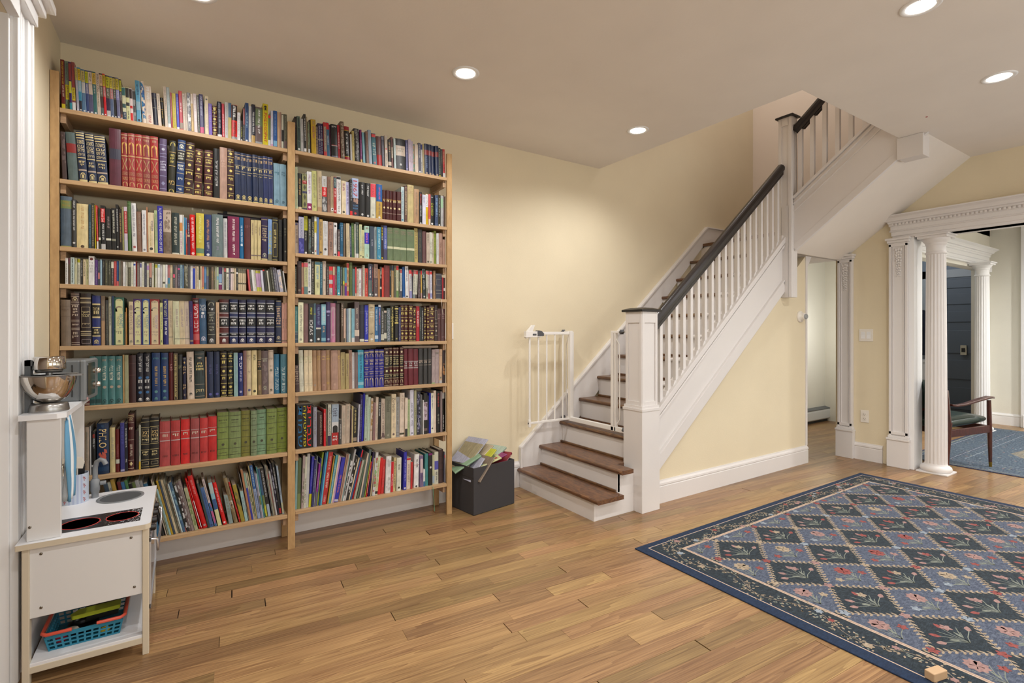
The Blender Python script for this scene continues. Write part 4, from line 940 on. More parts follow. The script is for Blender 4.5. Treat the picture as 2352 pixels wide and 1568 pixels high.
CDS2 = '''150,140,445 b78-85:c58 v10-60:99a|200,140,8ab v10-90:455|245,145,68a|278,125,443 k5-95:998 k10-90:665|352,150,555|398,160,ddd b75-98:ccc|445,165,13a b90-98:b97|490,165,dcb|512,170,dca v10-90:998|560,165,332 b0-40:ddc|590,170,dca v40-90:887|620,175,b76 b0-10:c94|665,180,58b b5-30:368|710,180,667 b60-98:886|758,180,221 v20-90:765|800,185,765 v40-80:b96|850,185,664 v40-80:ba6|882,175,ddc|905,190,ab9 b45-60:7ab|945,185,426 b0-22:715 b24-30:ddd b32-70:8ac b72-99:426|1012,195,aaa|1048,200,554 b82-98:c66 v20-75:998|1090,210,ddc v5-60:776 b75-80:333|1140,210,445 v10-90:889|1175,205,dcc b75-82:443|1215,205,dcb b75-82:443|1250,215,cb9|1282,210,222 b74-82:ddd v10-60:887|1320,220,cb9 b80-98:665 b30-36:443|1365,220,cb9 b80-98:665 b30-36:443|1410,225,cb9 b80-98:665 b30-36:443|1450,225,cb9 b80-98:665 b30-36:443 W1480
L4.8 1530,238,c55|1565,240,555 v10-90:887|1608,245,ddd|1650,245,ddc v20-90:998|1690,250,b9b b0-20:bb3 b85-98:bb3|1737,250,b9b b0-20:bb3 b85-98:bb3|1785,255,ccd|1828,240,222 b93-99:c11|1868,250,443|L7 1905,260,ccb v5-90:aaa|1945,230,332|1990,200,332 v10-90:998|2040,200,445 v5-90:bbb|2085,210,99a|L8 2122,245,aab k5-90:dcb W2200|2205,235,332|2238,270,ddd v10-80:bbb W2262'''
row('L', 3, 3.046, [(125, 580, 8.4, CDS), (390, 590, 8.4, CDS2)], kind='disc_case', depth=.138)
PN = 'o1-99:cb9 '
row('L', 4, 3.046, [(125, 660, 8.4, '''L.7 125,230,765 s86:654 h72-80:654 s64:654 H W322|325,90,311 s97:ba9 s93:ba9 a84-92:ba8 s82:ba9 s78:ba9 h54-76:ba9 s48:ba9 s45:ba9 h37-41:ba9 s33:ba9 s30:ba9 h12-26:a98 s6:ba9 s2:ba9 H W495|500,105,211 b89-92:ba8 s85:ba8 b81-83:ba8 f34-74:ba8 u61-66:cb8:משך u55-60:cb8:חכמה h39-43:ba8 b26-28:ba8 s23:ba8 b19-21:ba8 f4-12:a99 H W716|L.3 730,150,126 b81-84:cb8 b58-81:111 u70-76:cb8:תבונה h60-69:cb8 b55-58:cb8 b35-37:cb8 b20-34:111 h22-33:cb8 b18-20:cb8 a4-12:cb8 H W892|900,160,a86 b50-99:765 v55-80:998|975,240,333 v10-90:665 H|1045,170,bba b86-98:998 v40-80:665 H W1111|1113,160,135|1155,185,254 o1-97:cc9 h90-95:876 o70-82:876 r36-65:168:PROPHETS q40-60:765:THE_TWELVE s34:998 h20-30:997 a5-11:776 W1352|1358,470,a86|1380,390,b84|g,1402|1435,270,cb9 o80-92:987 t35-76:987:ROYELIS h18-28:a98 a5-11:776|1525,215,426 o1-97:cc9 h90-95:876 o76-82:333 o68-76:bba r36-66:448:YECHEZKEL q38-60:765:THE_BOOK_OF h16-30:a98 a5-11:776 W1690|1695,215,248 o1-97:cc9 h90-95:876 o76-82:333 o68-76:bba r36-66:369:YIRMEYAH q38-60:765:THE_BOOK_OF h16-30:a98 a5-11:776 W1842|1848,220,822 o1-97:cb9 h90-95:876 o74-82:998 r36-66:98a:YESHAYAH q38-60:765:THE_BOOK_OF h16-30:a98 a5-11:776 W2035|2040,295,cc8 o78-90:887 v35-72:887 a5-11:776 W2096|L.7 2105,225,116 t62-96:cca:חמש_מגילות s57:99b v20-52:ddd H|2205,250,cb9 v38-82:a98 b16-18:887|2295,260,cca'''),
(390, 670, 8.4, '''L1.2 70,180,cca v38-82:a99 b12-14:887|180,175,cb9 v38-82:a99 b12-14:887|285,180,cba v38-82:a99 b12-14:887 W378|385,180,215 v40-75:636 b6-10:876|L1 455,125,a12 b88-99:411 h90-95:ccc t28-86:edd:רבנו_הרשי b9-22:b55 H W577|L1.2 582,130,357 u80-86:ddd:באר u73-79:ddd:השיר e68:ddd h54-64:bbc a7-17:ccd H W726|L.4 732,165,222 o88-96:998 h75-82:ccc s71:bba h50-68:998 s46:998 h28-40:998 s22:998 a4-13:ccc H W885|895,205,ca8 v35-75:876|L0 960,145,511 TAN H W1142|1157,145,125 TAN H W1318|1335,155,114 TAN H W1475|1492,150,125 TAN H W1667|1678,155,114 TAN H W1852|1864,160,114 TAN H W2026|2042,165,124 s97:ba7 s85:ba7 h42-82:ca8 s38:ba7 a9-17:ba8 s4:ba7 H W2156|2166,215,c98 v35-60:765 b4-7:765|2226,215,c98 v35-60:765 b4-7:765 W2282''')])
row('L', 5, 3.048, [(180, 795, 9.408, '''L.4 122,420,511 b2-6:987|245,230,366 b4-12:244|370,230,366 b4-12:244|500,228,477 h88-94:987 t50-80:ccb:תלמוד_בבלי e36:a98 a2-11:244 H|640,226,477 h88-94:987 t50-80:ccb:תלמוד_בבלי e36:a98 a2-11:244 H|800,226,477 h88-94:987 t50-80:ccb:תלמוד_בבלי e36:a98 a2-11:244 H W955|960,195,b96|1005,200,997|1090,205,311 s82:533 s58:533 H W1252|1268,165,112 t72-95:ddd:חנוך_לנער v60-70:bbb h36-46:bbb e50:369 h25-32:bbb e20:369 a3-9:ddd H W1408|1418,165,112 t72-95:ddd:חנוך_לנער v60-70:bbb h36-46:bbb e50:369 h25-32:bbb e20:369 a3-9:ddd H W1572|1592,155,136 v30-72:b95 h85-90:488 e20:588 a3-9:588 H W1776|1788,155,136 v30-72:b95 h85-90:488 e20:588 a3-9:588 H W1952|1965,150,511 h60-76:a77 H|2062,155,322 v4-96:cb7 f2-98:ba6|2155,190,222 s76:665 h66-74:775 H|2260,245,113 s96:998 d84-90:ca6 h58-78:ca7 h22-36:ca7 d8-14:876 H W2338'''),
(420, 795, 9.408, '''L1 100,128,cba v35-88:333 a8-14:444 H W257|L.5 265,120,233 s94:987 d84-88:a98 o48-82:111 h58-76:cb7 s30:987 u12-20:cb8:חזק s5:987 H W482|495,245,ca8|530,130,124 v50-72:447 e8:559 H W668|682,125,124 v50-72:447 e8:559 H W806|822,125,211 GLD H W962|978,125,111 GLD H W1096|1107,150,8aa v30-90:79a W1196|1206,155,126 t64-92:dde:יסוד v30-58:aac e10:99b H W1306|1314,105,866 v30-90:755 H|1388,105,cb9 h76-90:a98 h48-54:a98 e12:557 H|1497,100,dc9 v76-90:443 e9:332 H W1612|1622,100,764 b56-78:221 h60-76:a86 s80:a97 s54:a97 a10-22:a86 H|1710,110,655 s82:998 h72-80:998 s58:887 a10-20:998 k20-70:766 H W1852|1860,95,cba s97:876 h76-82:a98 h60-65:a98 e54:776 a6-12:443 H W1976|1984,185,268 t10-66:bcc:שמעיה_ועמודי H W2102|2120,185,478 t5-68:bcc:שפת_אמת_על H W2266''')])
row('L', 6, 3.052, [(190, 930, 9.224, '''L.5 38,500,987 b0-4:bb8 v30-90:776 H W140|150,480,bbb|180,600,111 v60-84:bbb v84-94:c43 b18-23:ddd H W288|302,420,024 t52-88:ec8:PHILO k25-46:b54 b6-14:135 v90-96:357 H W562|572,510,cb8 v30-78:998 H W693|698,545,611 b20-30:ccb v35-65:955 H W787|803,400,337 v55-92:55a b1-5:99b|895,415,112 v50-90:ccc v18-26:ddd|L0 960,210,411 s97:cb8 s94:cb8 a87-93:a97 s84:987 h70-76:ba9 s54:987 v24-46:ba9 s18:987 d8-16:cb8 s4:cb9 H W1092|1105,585,322 H|1187,450,aa9 b0-18:ca2 v30-75:467|1232,330,111 s94:ba7 s83:ba7 f52-80:ba8 u70-75:ec8:רבינו u63-68:ec8:בחיי h54-60:cb8 s49:ba7 s38:ba7 h24-35:cb8 s18:ba7 f8-14:ba8 s4:ba7 H W1422|1427,300,111 s94:ba7 s83:ba7 f52-80:ba8 u70-75:ec8:רבינו u63-68:ec8:בחיי h54-60:cb8 s49:ba7 s38:ba7 h24-35:cb8 s18:ba7 f8-14:ba8 s4:ba7 H W1620|1630,380,a44 RED3 H W1862|1872,360,a33 RED3 H W2068|2078,335,c22 RED3 H W2275'''),
(430, 925, 9.8, '''75,385,944 RED3 H W280|286,370,b33 RED3 H W466|472,335,b22 RED3 H W668|680,250,784 GRN7 H W940|947,235,785 GRN7 H W1216|1223,210,773 GRN7 H W1427|1433,200,786 GRN7 H W1576|1583,185,797 GRN7 H W1786|1792,160,784 GRN7 H W2020|2030,140,783 GRN7 H W2272''')])
row('L', 7, 3.05, [(200, 1060, 7.84, '''L11 560,430,456|640,405,ccb v60-90:667|700,350,b94 W770|800,400,733|870,395,47a|L12 940,355,585|1010,420,222|1080,390,674|1140,350,aaa|1210,360,999|1265,420,368|L11 1340,640,222 H W1405|L13 1412,335,cba v5-60:998|1440,380,cca|1478,500,9bb v10-80:677|1520,340,b92 v10-90:876|1560,345,345 v10-90:667|1597,330,cb9 v30-90:665|1640,335,887 v30-90:554|1678,390,765 k5-90:998|1702,400,cdd|1730,375,468 k5-90:79a|1780,400,344 b0-10:b66'''),
(420, 1040, 8.712, '''40,640,222 k5-98:bbb|95,600,655 k5-98:aaa|150,560,988 v10-90:665|L12 205,720,aa8 k10-80:785|L14 277,515,d11 v20-55:eaa e5:a66 H W335|345,560,c12 b4-60:eee v62-95:eaa W372|L14 378,450,c11 v62-92:d88 e6:a88 H W495|L12 505,600,344|550,700,469 v20-85:347 e5:236 W625|L13 635,515,cbb b0-50:369 k0-48:c58 v55-96:665 W692|L11 705,600,8bc b0-38:cc9 b38-62:358 b75-98:abb W785|L14.5 792,590,c11 v30-88:eaa e6:edd H W890|L9 925,860,899 v30-90:776|L14 1012,490,875 o32-50:ccc e40:543 v56-90:654 v6-24:654 H W1110|L13 1120,555,a11 e10:d77 e35:d77 e60:d77 e92:d77 W1165|L12 1172,625,983 k40-80:664|L9 1250,765,9bb v30-80:778 W1310|L11 1315,400,777|L9 1337,320,a75|1380,390,8a9 b0-68:339 v20-60:66b|1420,390,ba9 k5-90:776|1452,390,aa8 k5-50:674|L8 1478,245,cb8 v30-80:886|1502,235,259 b0-56:89b v60-97:acd v10-50:556 W1565|1570,385,889|1592,395,aab b30-50:674|1622,260,488|L8.5 1650,300,357 b0-45:674 k0-20:bb3|1706,290,222 v40-95:bbb o0-26:9ab W1780|1795,225,666|1815,215,998|1838,240,876 k20-90:a55|1866,345,bbb v30-95:776 W1902|1906,185,223 k10-90:889|L8 1942,165,222 b2-12:a22 v50-90:ccc W1990|L7 1998,232,9ab b2-24:bb9 v40-80:667 W2036''')])
# --- right bay
row('R', 0, 3.046, [(665, 250, 11.2, '''L1.3 100,157,211 v20-80:655|155,152,344 f4-98:ab9 f30-70:ab9 e8:ddd W250|258,205,ccc v30-50:aaa|340,108,222 v30-88:ddd b3-11:ddd W400|405,160,ba8 v20-90:987|455,300,665 b0-14:ccc k20-90:786|L1.6 500,245,322|540,242,b92 v45-80:956 v82-95:876 W666|675,415,876 s90:322 s78:322 s66:322 s54:322 s42:322 s30:322 s18:322|735,330,214 w5-92:99a b48-52:887 W876|886,325,b33 b14-88:876 v16-86:ba9 W963|L2 970,320,368 b80-99:c12 v35-62:ccc W1052|1055,372,413 v5-90:867|1092,370,111 s38:b55 s36:ccc h88-95:bbb b3-6:778 f8-30:222 H W1256|1267,382,a12 v30-78:ecc b3-8:c66 W1332|1337,300,654 k5-95:987 v30-95:ba9 H W1432|1442,412,912 b12-87:111 s88:cb2 s12:cb2 v20-78:ddd H W1572|L1.6 1580,625,bbb|1627,538,ba6 v50-95:664|1687,462,222 k5-98:777 v5-95:999 H W1832|1842,502,726 v20-70:b8b b3-12:ca6 W1892|L2.6 1895,572,7ab|1967,600,211|1997,548,865 v40-80:543|2062,512,9ab'''),
(845, 290, 12.38, '''L3.2 142,172,267 h55-70:bcb h30-50:bcb e8:b55 b88-98:c33 W268|L2.5 277,245,644 b0-38:a22 H W422|427,237,334 b88-98:667 v30-70:556 W502|L1.8 507,225,cba v5-45:665 e58:c22 v60-95:998|587,342,333 v55-90:b96 b9-22:cba H W692|697,262,866 b34-68:cba v40-64:998 H W756|760,312,bcc v20-80:9aa|817,297,222 b46-78:cba h56-70:998 e18:bbb H W1096|L1.2 1102,347,558 v55-90:99b e8:ccd|1165,342,bab v30-90:988|1247,387,bab v30-90:988|1307,467,687 k5-90:a86|1352,467,cba|1447,442,445 v50-95:aaa e5:ddd|1520,472,bbb b82-99:226 v5-40:555|1574,467,ba7 v20-90:876|1622,457,124 b64-80:833 v20-60:679 e5:987 H|1737,482,124 b64-80:833 e5:987 H|1832,502,124 b64-80:833 e5:987 H|1932,517,124 b64-80:833 e5:987 H W2030|2037,562,222 v10-95:9a9 e6:cb2|2102,602,222 v50-95:887|2162,602,b33 v50-92:ba8 b2-18:ccc v22-45:322 W2240''')])
row('R', 1, 3.046, [(665, 375, 6.895, '''L.4 72,40,bca v5-95:ba8|118,132,222 v40-85:a85 b1-8:cb9 H W195|200,142,885 s97:334 d82-95:443 b72-81:922 h74-79:daa d55-70:443 b46-52:335 d28-44:443 d8-24:443 b0-6:334 H W277|283,112,ddd b0-19:815 e9:ecd v40-92:a7a W356|362,97,bb7 v30-92:886 e12:885 W441|448,102,ba8 v30-85:876 b0-12:a86 W518|522,182,ccc b0-44:555 b44-70:c22 v46-68:ecc k3-40:aaa v72-92:998 W600|605,197,865 v20-92:654|660,190,a97 b7-15:ddd e11:332 v20-90:865|703,202,a22 b70-99:245 v72-96:aba v45-68:ecc e8:daa|750,195,ddd b93-99:222 r36-84:223:SIX_DAYS_OF_WAR q32-86:a66:June_1967_and_the v6-22:766 W820|825,262,dca v70-92:957 e8:443|897,275,cce v30-90:87a|960,245,111 v40-90:bbb b0-13:c22|1000,215,abd b0-48:223 k32-48:a87 t52-94:b33:1967 u26-30:59c:TOM u19-23:59c:SEGEV e8:b33 W1103|1112,280,111 v60-92:bbb e8:bbb H W1205|1210,295,111 v60-92:bbb e6:bbb H W1290'''),
(845, 400, 7.074, '''L0 50,130,ccb b61-99:d45 v62-94:833 e10:998 H W138|142,140,b94 b50-99:159 v54-90:c36 v10-46:765 e5:ccc H W240|244,240,411 BRNT H|303,245,411 BRNT H|360,252,411 BRNT H|411,260,411 BRNT H|477,270,411 BRNT H W550|552,187,bcc v20-90:79a e7:48a W600|603,175,411 v20-85:ba8 f4-96:ba8 W646|650,155,ba7 h75-95:a86 H W752|757,222,a86 v20-90:876 H W842|845,275,222 v60-94:c44 v25-58:ccc e4:ccc H|890,317,ccd v70-92:889|945,305,ca1 b58-99:ddd v60-95:887|988,312,c55 b0-20:cba v22-80:a33|1022,322,222 t34-74:bb3:CHE_DIEGO h90-94:ccc e7:ddd H W1090|1095,327,346 v30-90:8ac b0-10:457 H|1146,322,221 v30-90:998 e5:ccc|1192,337,aaa b62-92:9b9|1236,332,655 v20-80:a99|1253,350,765''')])
row('R', 2, 3.046, [(665, 480, 7.074, '''L.4 72,205,ba9 v30-78:655 e95:447|138,112,338 b42-99:aab t42-93:337:FORCES_IN_MOTION k2-30:55a W226|230,92,222 b62-99:bb1 v66-96:875 v35-58:998 e4:ddd W296|308,147,332 v50-98:bbb k4-50:566|L0 358,112,222 t46-84:cca:LOFT_JAZZ v20-44:998 e5:ddd W402|405,112,ddc b58-88:cb3 v60-86:874 e10:b33|445,122,57a|480,152,b95 v40-92:765 e8:543 H|545,182,ccc v40-90:aaa e18:333 H W626|632,197,976 w45-80:655 h90-95:544 v15-42:544 H W716|722,205,ddd v30-70:889 e90:222 e6:222|783,322,433 v22-92:bbb b0-19:d34|823,212,157 s92:8ac v45-88:8ac b2-8:47a H W876|880,217,765 H|g,920|L1 932,222,cb9 v5-60:a98 H W988|990,257,235 v10-95:bbb|1022,212,463 v40-90:9a5|L.3 1065,232,ddc|1082,202,566 b0-13:ccc v50-92:998 H|1140,242,cc9 v20-95:8ab e8:776|1183,327,cc9 v20-80:998 e6:332|1228,262,acb b46-80:22a v48-78:d7a h88-96:866 v4-14:ba8 W1308|1312,272,345 v40-60:99a|1376,300,778'''),
(845, 500, 7.074, '''82,132,899 v60-90:556|123,137,38a v30-92:bdd v5-12:acc W188|190,107,211 v68-94:cb2 v55-68:ddc e6:cb1|235,112,56a b0-32:446 v35-60:bbd v62-92:88b H W300|303,142,675 b36-43:cca AV H|398,152,675 b36-43:cca AV H|506,167,675 b36-43:cca AV H|619,180,675 b36-43:cca AV H W746|755,157,ba6 v8-92:764|815,177,333 v30-90:554 H|888,207,644 H|948,232,ba9 v65-95:776 e6:443|1003,227,ccb v30-70:998 e6:776|1048,227,cba v20-80:887|1078,202,782 v30-80:aa5|1118,242,ccc v30-80:aa9|1155,237,a87 v20-70:865 H|1222,345,a87|1262,300,765''')])
row('R', 3, 3.046, [(665, 585, 7.074, '''L0 72,177,443 v10-90:998|115,92,322 s88:544 s84:544 e12:765 H W188|190,112,a87 b86-99:c33 b0-22:b54 v40-80:986|232,112,bb8 b85-99:b56 b0-24:577 v40-82:887|293,57,ddd v20-80:889 e90:222 e8:222|350,87,222 v40-96:ba9 w5-38:998|410,102,cc9 b91-99:367 v45-86:69b t20-36:333:DIARY W490|493,107,256 v20-94:7ab|540,92,cba v80-98:a99 e44:887 H W599|602,187,433 v5-90:998|645,182,d22 b72-86:876 b40-54:bbb b2-26:999 v5-24:ddd W705|708,182,b25 b70-99:ba8|742,182,955 k5-90:a77|780,182,4ab v20-80:257 e8:fff|822,197,334 v20-90:998|842,187,455 b0-35:977 v40-90:acc|870,202,786 b40-52:cc2 b0-40:875|898,202,48a b0-34:518 b34-46:b44|935,122,ca7 b0-15:c43 b85-98:c33 k20-80:a75|975,117,563 v50-90:785 H W1025|1027,217,577|1072,197,c33 b0-10:cba v20-90:d77|1095,222,cba v10-90:544|1127,217,ddd s96:33a v45-60:333 v5-30:99a|1174,202,844|1193,162,bba v20-90:887|1230,212,c43 v45-85:222 v5-40:d87|1285,142,566 b50-99:335 v55-92:ccc e7:ddd W1341'''),
(845, 595, 7.074, '''70,77,222 v15-90:a44 e6:bbb|100,72,544 b58-99:976 v60-92:654 v25-50:876 e7:ccc W168|170,157,a74|200,117,211 b27-34:ccb k60-98:998|235,132,d43 v30-90:e87|265,97,722 s80:833 H W356|358,97,111 v64-84:aaa e5:ccc|390,97,b96 b84-99:345 v40-80:876|428,97,554 v60-92:995|463,102,cca b86-99:c22 b0-22:684 v30-80:998|502,152,443 k5-90:675|527,157,ccc b86-98:b55 b0-24:445 v30-80:887|L1 565,122,159 b1-4:bbc H W613|615,112,ddd v50-94:889 e5:333|L1.5 668,182,b99|683,172,ccc b86-99:c33 b0-26:88b v30-80:99a|727,197,334 b82-98:c12|L-2 738,172,ccb b86-99:b66 b0-14:788 v20-80:887|778,177,ccb b86-99:c22 b0-14:433 v20-80:887|L2 812,182,433 k5-90:655|860,182,b94 b86-99:c12 b0-20:a88|892,157,122 b70-99:899 k70-98:333 v30-62:bbb e7:ccc W948|L1 950,187,bba b88-98:c55 k5-30:776|980,187,cbb b86-98:c44 b0-20:a44 v30-80:998|1020,192,ccd b88-98:c22 b5-20:88b v30-80:99a W1056|L0 1072,187,a86 k5-95:876 H|1110,232,334 s95:998 f55-78:887 s35:998 s22:998 s3:998 H W1210 Z dcb .10|1213,297,a12|1234,302,211 b40-52:ddd|1257,302,a23 v10-90:b66''')])
row('R', 4, 3.046, [(665, 685, 7.074, '''L0 72,132,377 b0-28:245 s30:99a s24:99a s10:99a v50-88:8bb|130,62,ddb v25-92:998 e8:998 W216|218,82,755 H W306|308,87,111 t20-58:ddd:IDEAS v70-90:bb3 e6:ddd W391|395,82,689 b72-74:cb3 H|438,97,215 b0-34:111 b35-39:ccb v45-92:78a e9:ddd W520|522,92,157 b46-99:8bc v50-92:ccb v25-42:ca8 b4-12:7ab W598|600,57,325 b73-79:87a u74-78:ccd:עץ h64-68:99b e8:99b H W670|672,77,b79 o10-92:a99 h16-20:dcd H W756|760,87,433 s92:544 H W838|840,72,543 v40-96:ba9|882,167,ca9 b0-12:443|907,162,cba|930,167,789|962,162,bcc|994,157,aa9|1014,167,7ab b0-13:ccc|1063,57,655 v65-85:ba9 v32-58:ba9 b15-30:cba b2-14:544 W1143|1148,107,223 s82:445 s78:445 b1-8:ccb H W1225|1227,112,12a s84:99c v20-80:aad v40-60:88c b2-6:ccc W1290'''),
(845, 685, 7.074, '''15,92,ba8 h85-92:776 h62-80:ddc h16-24:554 d4-10:ddd H W113|115,137,269 v30-92:bcd b8-18:bcd|172,102,247 b94-99:ddd v45-80:c55 v70-90:bbd|215,157,332 v20-90:bbb b5-22:bba|268,192,333 b10-28:ccb b92-98:cba v35-85:776|315,157,566 t4-92:aab:NOT_BY_POWER W375|378,117,221 v40-96:cb6 u62-70:cb6:אין s56:cb6 v4-54:ba5 H W440|443,122,111 s98:cb6 b90-94:cb6 h50-86:cb6 b50-54:cb6 h4-10:cb6 H W506|508,142,225 v5-80:aab|543,107,411 GLD H|603,107,411 GLD H|666,107,411 GLD H W735|737,147,311 GLD H W788|790,127,a12 v40-86:ecc H W846|850,142,222 v30-70:998|882,147,111 v5-90:bbb|918,127,311 GLD H|960,142,411 GLD H|1003,117,411 GLD H W1085|1088,112,322 f60-85:ba9 s50:ba9 h38-42:ba9 d25-32:ba9 s16:ba9 H W1139|1142,167,533 h66-84:977 H|1200,167,533 h66-84:977 h8-14:866 H W1286''')])
row('R', 5, 3.048, [(665, 790, 7.074, '''L1.5 95,345,433 h35-95:a98 s30:a98 o3-14:544 H W170|172,102,ccb f76-84:ab7 h68-72:aa8 f14-20:aa9 H W247|L.8 250,102,dca f76-84:ab7 h68-72:aa8 f14-20:aa9|320,102,dca f76-84:ab7 h68-72:aa8 f14-20:aa9 W382|386,107,a86 s86:976 e14:987 H|459,107,a86 h74-86:b95 H|526,107,976 h72-86:ca6 e14:a87 H|606,102,a86 h74-86:ca5 h12-20:b95 H|681,107,a87 f70-86:b97 e14:b98 H W796|798,107,a86 h74-86:ca5|L.3 840,142,a96 v35-82:765 W913|915,157,a96 v35-82:765|970,102,976 v40-70:654|1026,142,ccc v20-92:99a|1066,142,766 H|1121,102,39b v20-90:257 b88-94:8bc b8-16:8bc W1216|L0 1221,107,228 BGD H W1296'''),
(845, 785, 7.074, '''26,132,228 BGD H W110|118,130,228 BGD H W182|188,130,228 BGD H W269|272,102,311 GOD H W352|355,97,411 GOD H|414,97,411 GOD H|463,97,411 GOD H W514|520,92,411 GOD H W582|L.4 596,122,612 RDS H W658|666,120,612 RDS H W745|752,122,612 RDS H W830|L0 838,117,333 GRY H W911|916,115,333 GRY H W981|986,112,333 GRY H W1041|L-.5 1046,132,a99 s80:776 b0-3:8a7 H|1100,127,a99 h84-90:776 s74:887 H|1170,127,ca8 s82:876 e16:776 b0-8:bbb|1218,132,322 k20-60:a74|1262,130,998''')])
row('R', 6, 3.052, [(665, 900, 3.632, '''L0 62,115,111 W196|201,137,99a v30-90:776 H W232|236,178,322 r8-90:a98:LEONARDO_DA_VINCI H W283|287,152,c12 v40-90:ecc|305,115,554 v10-90:998|L-.5 319,112,bba t28-92:556:GIORGIO_MORANDI b0-24:324|347,195,ccb|352,112,9ab b0-30:a22 h8-22:ddd b30-56:ccc o30-48:222 h68-90:445 W411|414,237,444 v20-80:bbb|436,122,ba9 v20-80:998|L-1 468,112,ba9 v60-95:998 H W508|511,152,655|521,127,cb8|534,148,111 v25-96:cb7 b3-14:987 W565|L-2 569,112,bbc v10-90:99a|583,32,215 b55-80:111 v5-90:77a|L-2.5 603,22,22a H|L-1.5 622,32,aba v30-90:887 e4:776|653,52,bcb v30-80:8a8|L-1.5 674,62,cba k20-95:a85|694,97,866|714,52,cba v5-80:a98|L-1.5 736,62,222 v55-90:bbb H|L-.5 763,67,cba t8-90:655:GEORGES_SEURAT__THE_DRAWINGS k1-8:655|801,47,776 t64-94:443:Unfinished e8:998 H W849|851,27,dca t58-92:544:Zurbarán v20-50:ba9 e8:655|890,52,999 v30-90:776 f4-12:444|922,17,dcb v60-95:a98 b5-9:443 H W962|963,57,dcb b0-20:333|985,72,ab8 v20-90:897|L0 1008,-8,dde t50-72:334:ALICE_NEEL v20-48:99a e5:99a H W1043|1046,-5,aa8 v30-60:664|1065,5,223 k3-97:99a k5-95:557|1098,32,666|1115,75,ddd|1122,17,222 b34-78:bab k36-76:766 b8-14:655 H W1155|1157,42,334|1168,17,23b H|1183,17,ddc v60-94:444 e12:444|1205,-3,dcb|1226,2,111 v60-95:a33 v20-45:998 H|1261,5,877|1277,-5,111 b80-98:bbb v5-40:ccc H W1302|1303,0,211''')])
row('R', 7, 3.05, [(665, 1010, 3.632, '''L-1 47,192,8aa|66,182,564 b0-30:785 W96|L-2 98,157,a99 k5-80:776|L-2 118,167,ccb t10-60:443:THIS_RIDE_CAN_GO|136,142,bbb|L-4 160,167,33a b0-26:cc2 v40-90:77c|182,192,336 v30-80:99b|202,160,9aa|L-6 207,225,828 b0-34:666 v40-80:c9c|222,182,44a|230,130,9a3 k20-80:674|L-7 243,132,258|256,122,5ac|L-8 270,130,b33 v30-60:ecb v66-92:daa v3-16:daa W308|315,158,b94|L-9 326,152,5ab v20-80:ccc|346,152,dca|359,162,b9c|L-10 375,172,33a v20-60:c77 b1-6:bbc W408|410,142,a87|424,142,b98|436,142,9bb|L-12 446,196,ddd k5-90:444|458,100,bbb|L-12 473,152,222 k10-90:bbb|L-14 496,170,dca|508,100,358 b85-99:c12|L-13 521,200,b12|538,190,aa9|L-9 556,190,565|578,130,cba|597,100,566|L-6 624,150,9a4|634,200,b22 v10-80:ecc|650,120,214 v40-90:96b|L-5 669,170,ba8|685,120,ccc k5-95:a55 k20-80:8a7|L-5 713,155,cca b3-10:222 v20-90:9a6|737,165,c22|L-4 763,180,c33 v20-80:d77 W790|L-2 798,150,ddd k2-96:bbb W842|846,195,c23 v20-60:ecc|868,160,cb8 v10-90:333 W889|L-1 896,160,ddc v60-80:555 e10:443 H W935|g,936|951,110,33a v20-80:99d e5:ddd H W978|980,160,dcb b93-99:b22 v20-80:a98|1014,190,c33|g,1026|L-1.5 1043,130,eee v55-85:333 s68:b22 e4:444 H W1084|L0 1088,135,768 o45-90:cbb v20-40:547|1119,250,ddd b0-30:369|1134,120,488 H W1162|1164,110,222 b92-98:726 e55:ccc H Z 6a8 .16|1197,130,bb9 b5-30:9ab|1215,105,ccb b45-72:55a v5-38:555 W1248|1252,85,433 s80:222 s60:222 s40:222 H W1290|1296,100,778 b80-90:c23''')])
# large block letters on the wide black book
def _find(bay, idx, n):
    return [b for b in BK if b['bay'] == bay and b['idx'] == idx][n]
bb = _find('R', 6, 0); o = bb['o']; T_, H_ = bb['t'], bb['h']
ms = MB(); colsq = ['169', 'dc1', 'd22']
for k, (tx, c) in enumerate((('שמות', 0), ('פוליטיקה', 1), ('עברית', 2))):
    vs, fs, asp = glyphs(tx[::-1])
    if vs: ms.add([(T_*(.22+.28*k)+v*T_*.24, -.0012, H_*.5-u*H_*.92) for u, v in vs], fs, c)
q = ms.build('lettering', [bmat(c, 'print') for c in colsq], o)
# ---------------------------------------------------------------- lying books
def lying(x0, x1, y0, y1, z, t, col, rz=0, ry=0, label=''):
    me = book_mesh('lying_book', t, x1-x0, y1-y0, col, True)
    o = bpy.data.objects.new('hardcover_book', me); COL.objects.link(o)
    o.matrix_world = Matrix.Translation((x0, y0, z)) @ Matrix.Rotation(rz, 4, 'Z') @ Matrix.Rotation(ry, 4, 'Y') @ Matrix.Rotation(math.pi/2, 4, 'Y') @ Matrix.Translation((-t, 0, 0))
    tag(o, label, 'book', 'books laid flat on top of a row'); return o
zt3 = max(b['o'].location.z+b['h'] for b in BK if b['bay'] == 'L' and b['idx'] == 2 and 470 < 1176+F*((b['x']*CY-3.05*SY)/(b['x']*SY+3.05*CY)) < 590)
lying(.155, .375, 3.10, 3.24, zt3+.0015, .018, '223', 0, .012, 'navy book lying flat across the third row of the left bay')
r8 = [b for b in BK if b['bay'] == 'R' and b['idx'] == 7]
r8a = sorted(b['o'].location.z+b['h']*math.cos(math.radians(b['ln'])) for b in r8 if .68 < b['x']+b['h']*math.sin(math.radians(-b['ln'])) < .95)
for k in range(2): lying(.69+.02*k, .95+.012*k, 3.08, 3.25, r8a[-1]+.004+.0075*k, .007, 'bbb', 0, -.0, ['lower', 'upper'][k]+' of two thin white books lying flat across the bottom right row')
r6 = [b for b in BK if b['bay'] == 'R' and b['idx'] == 5]
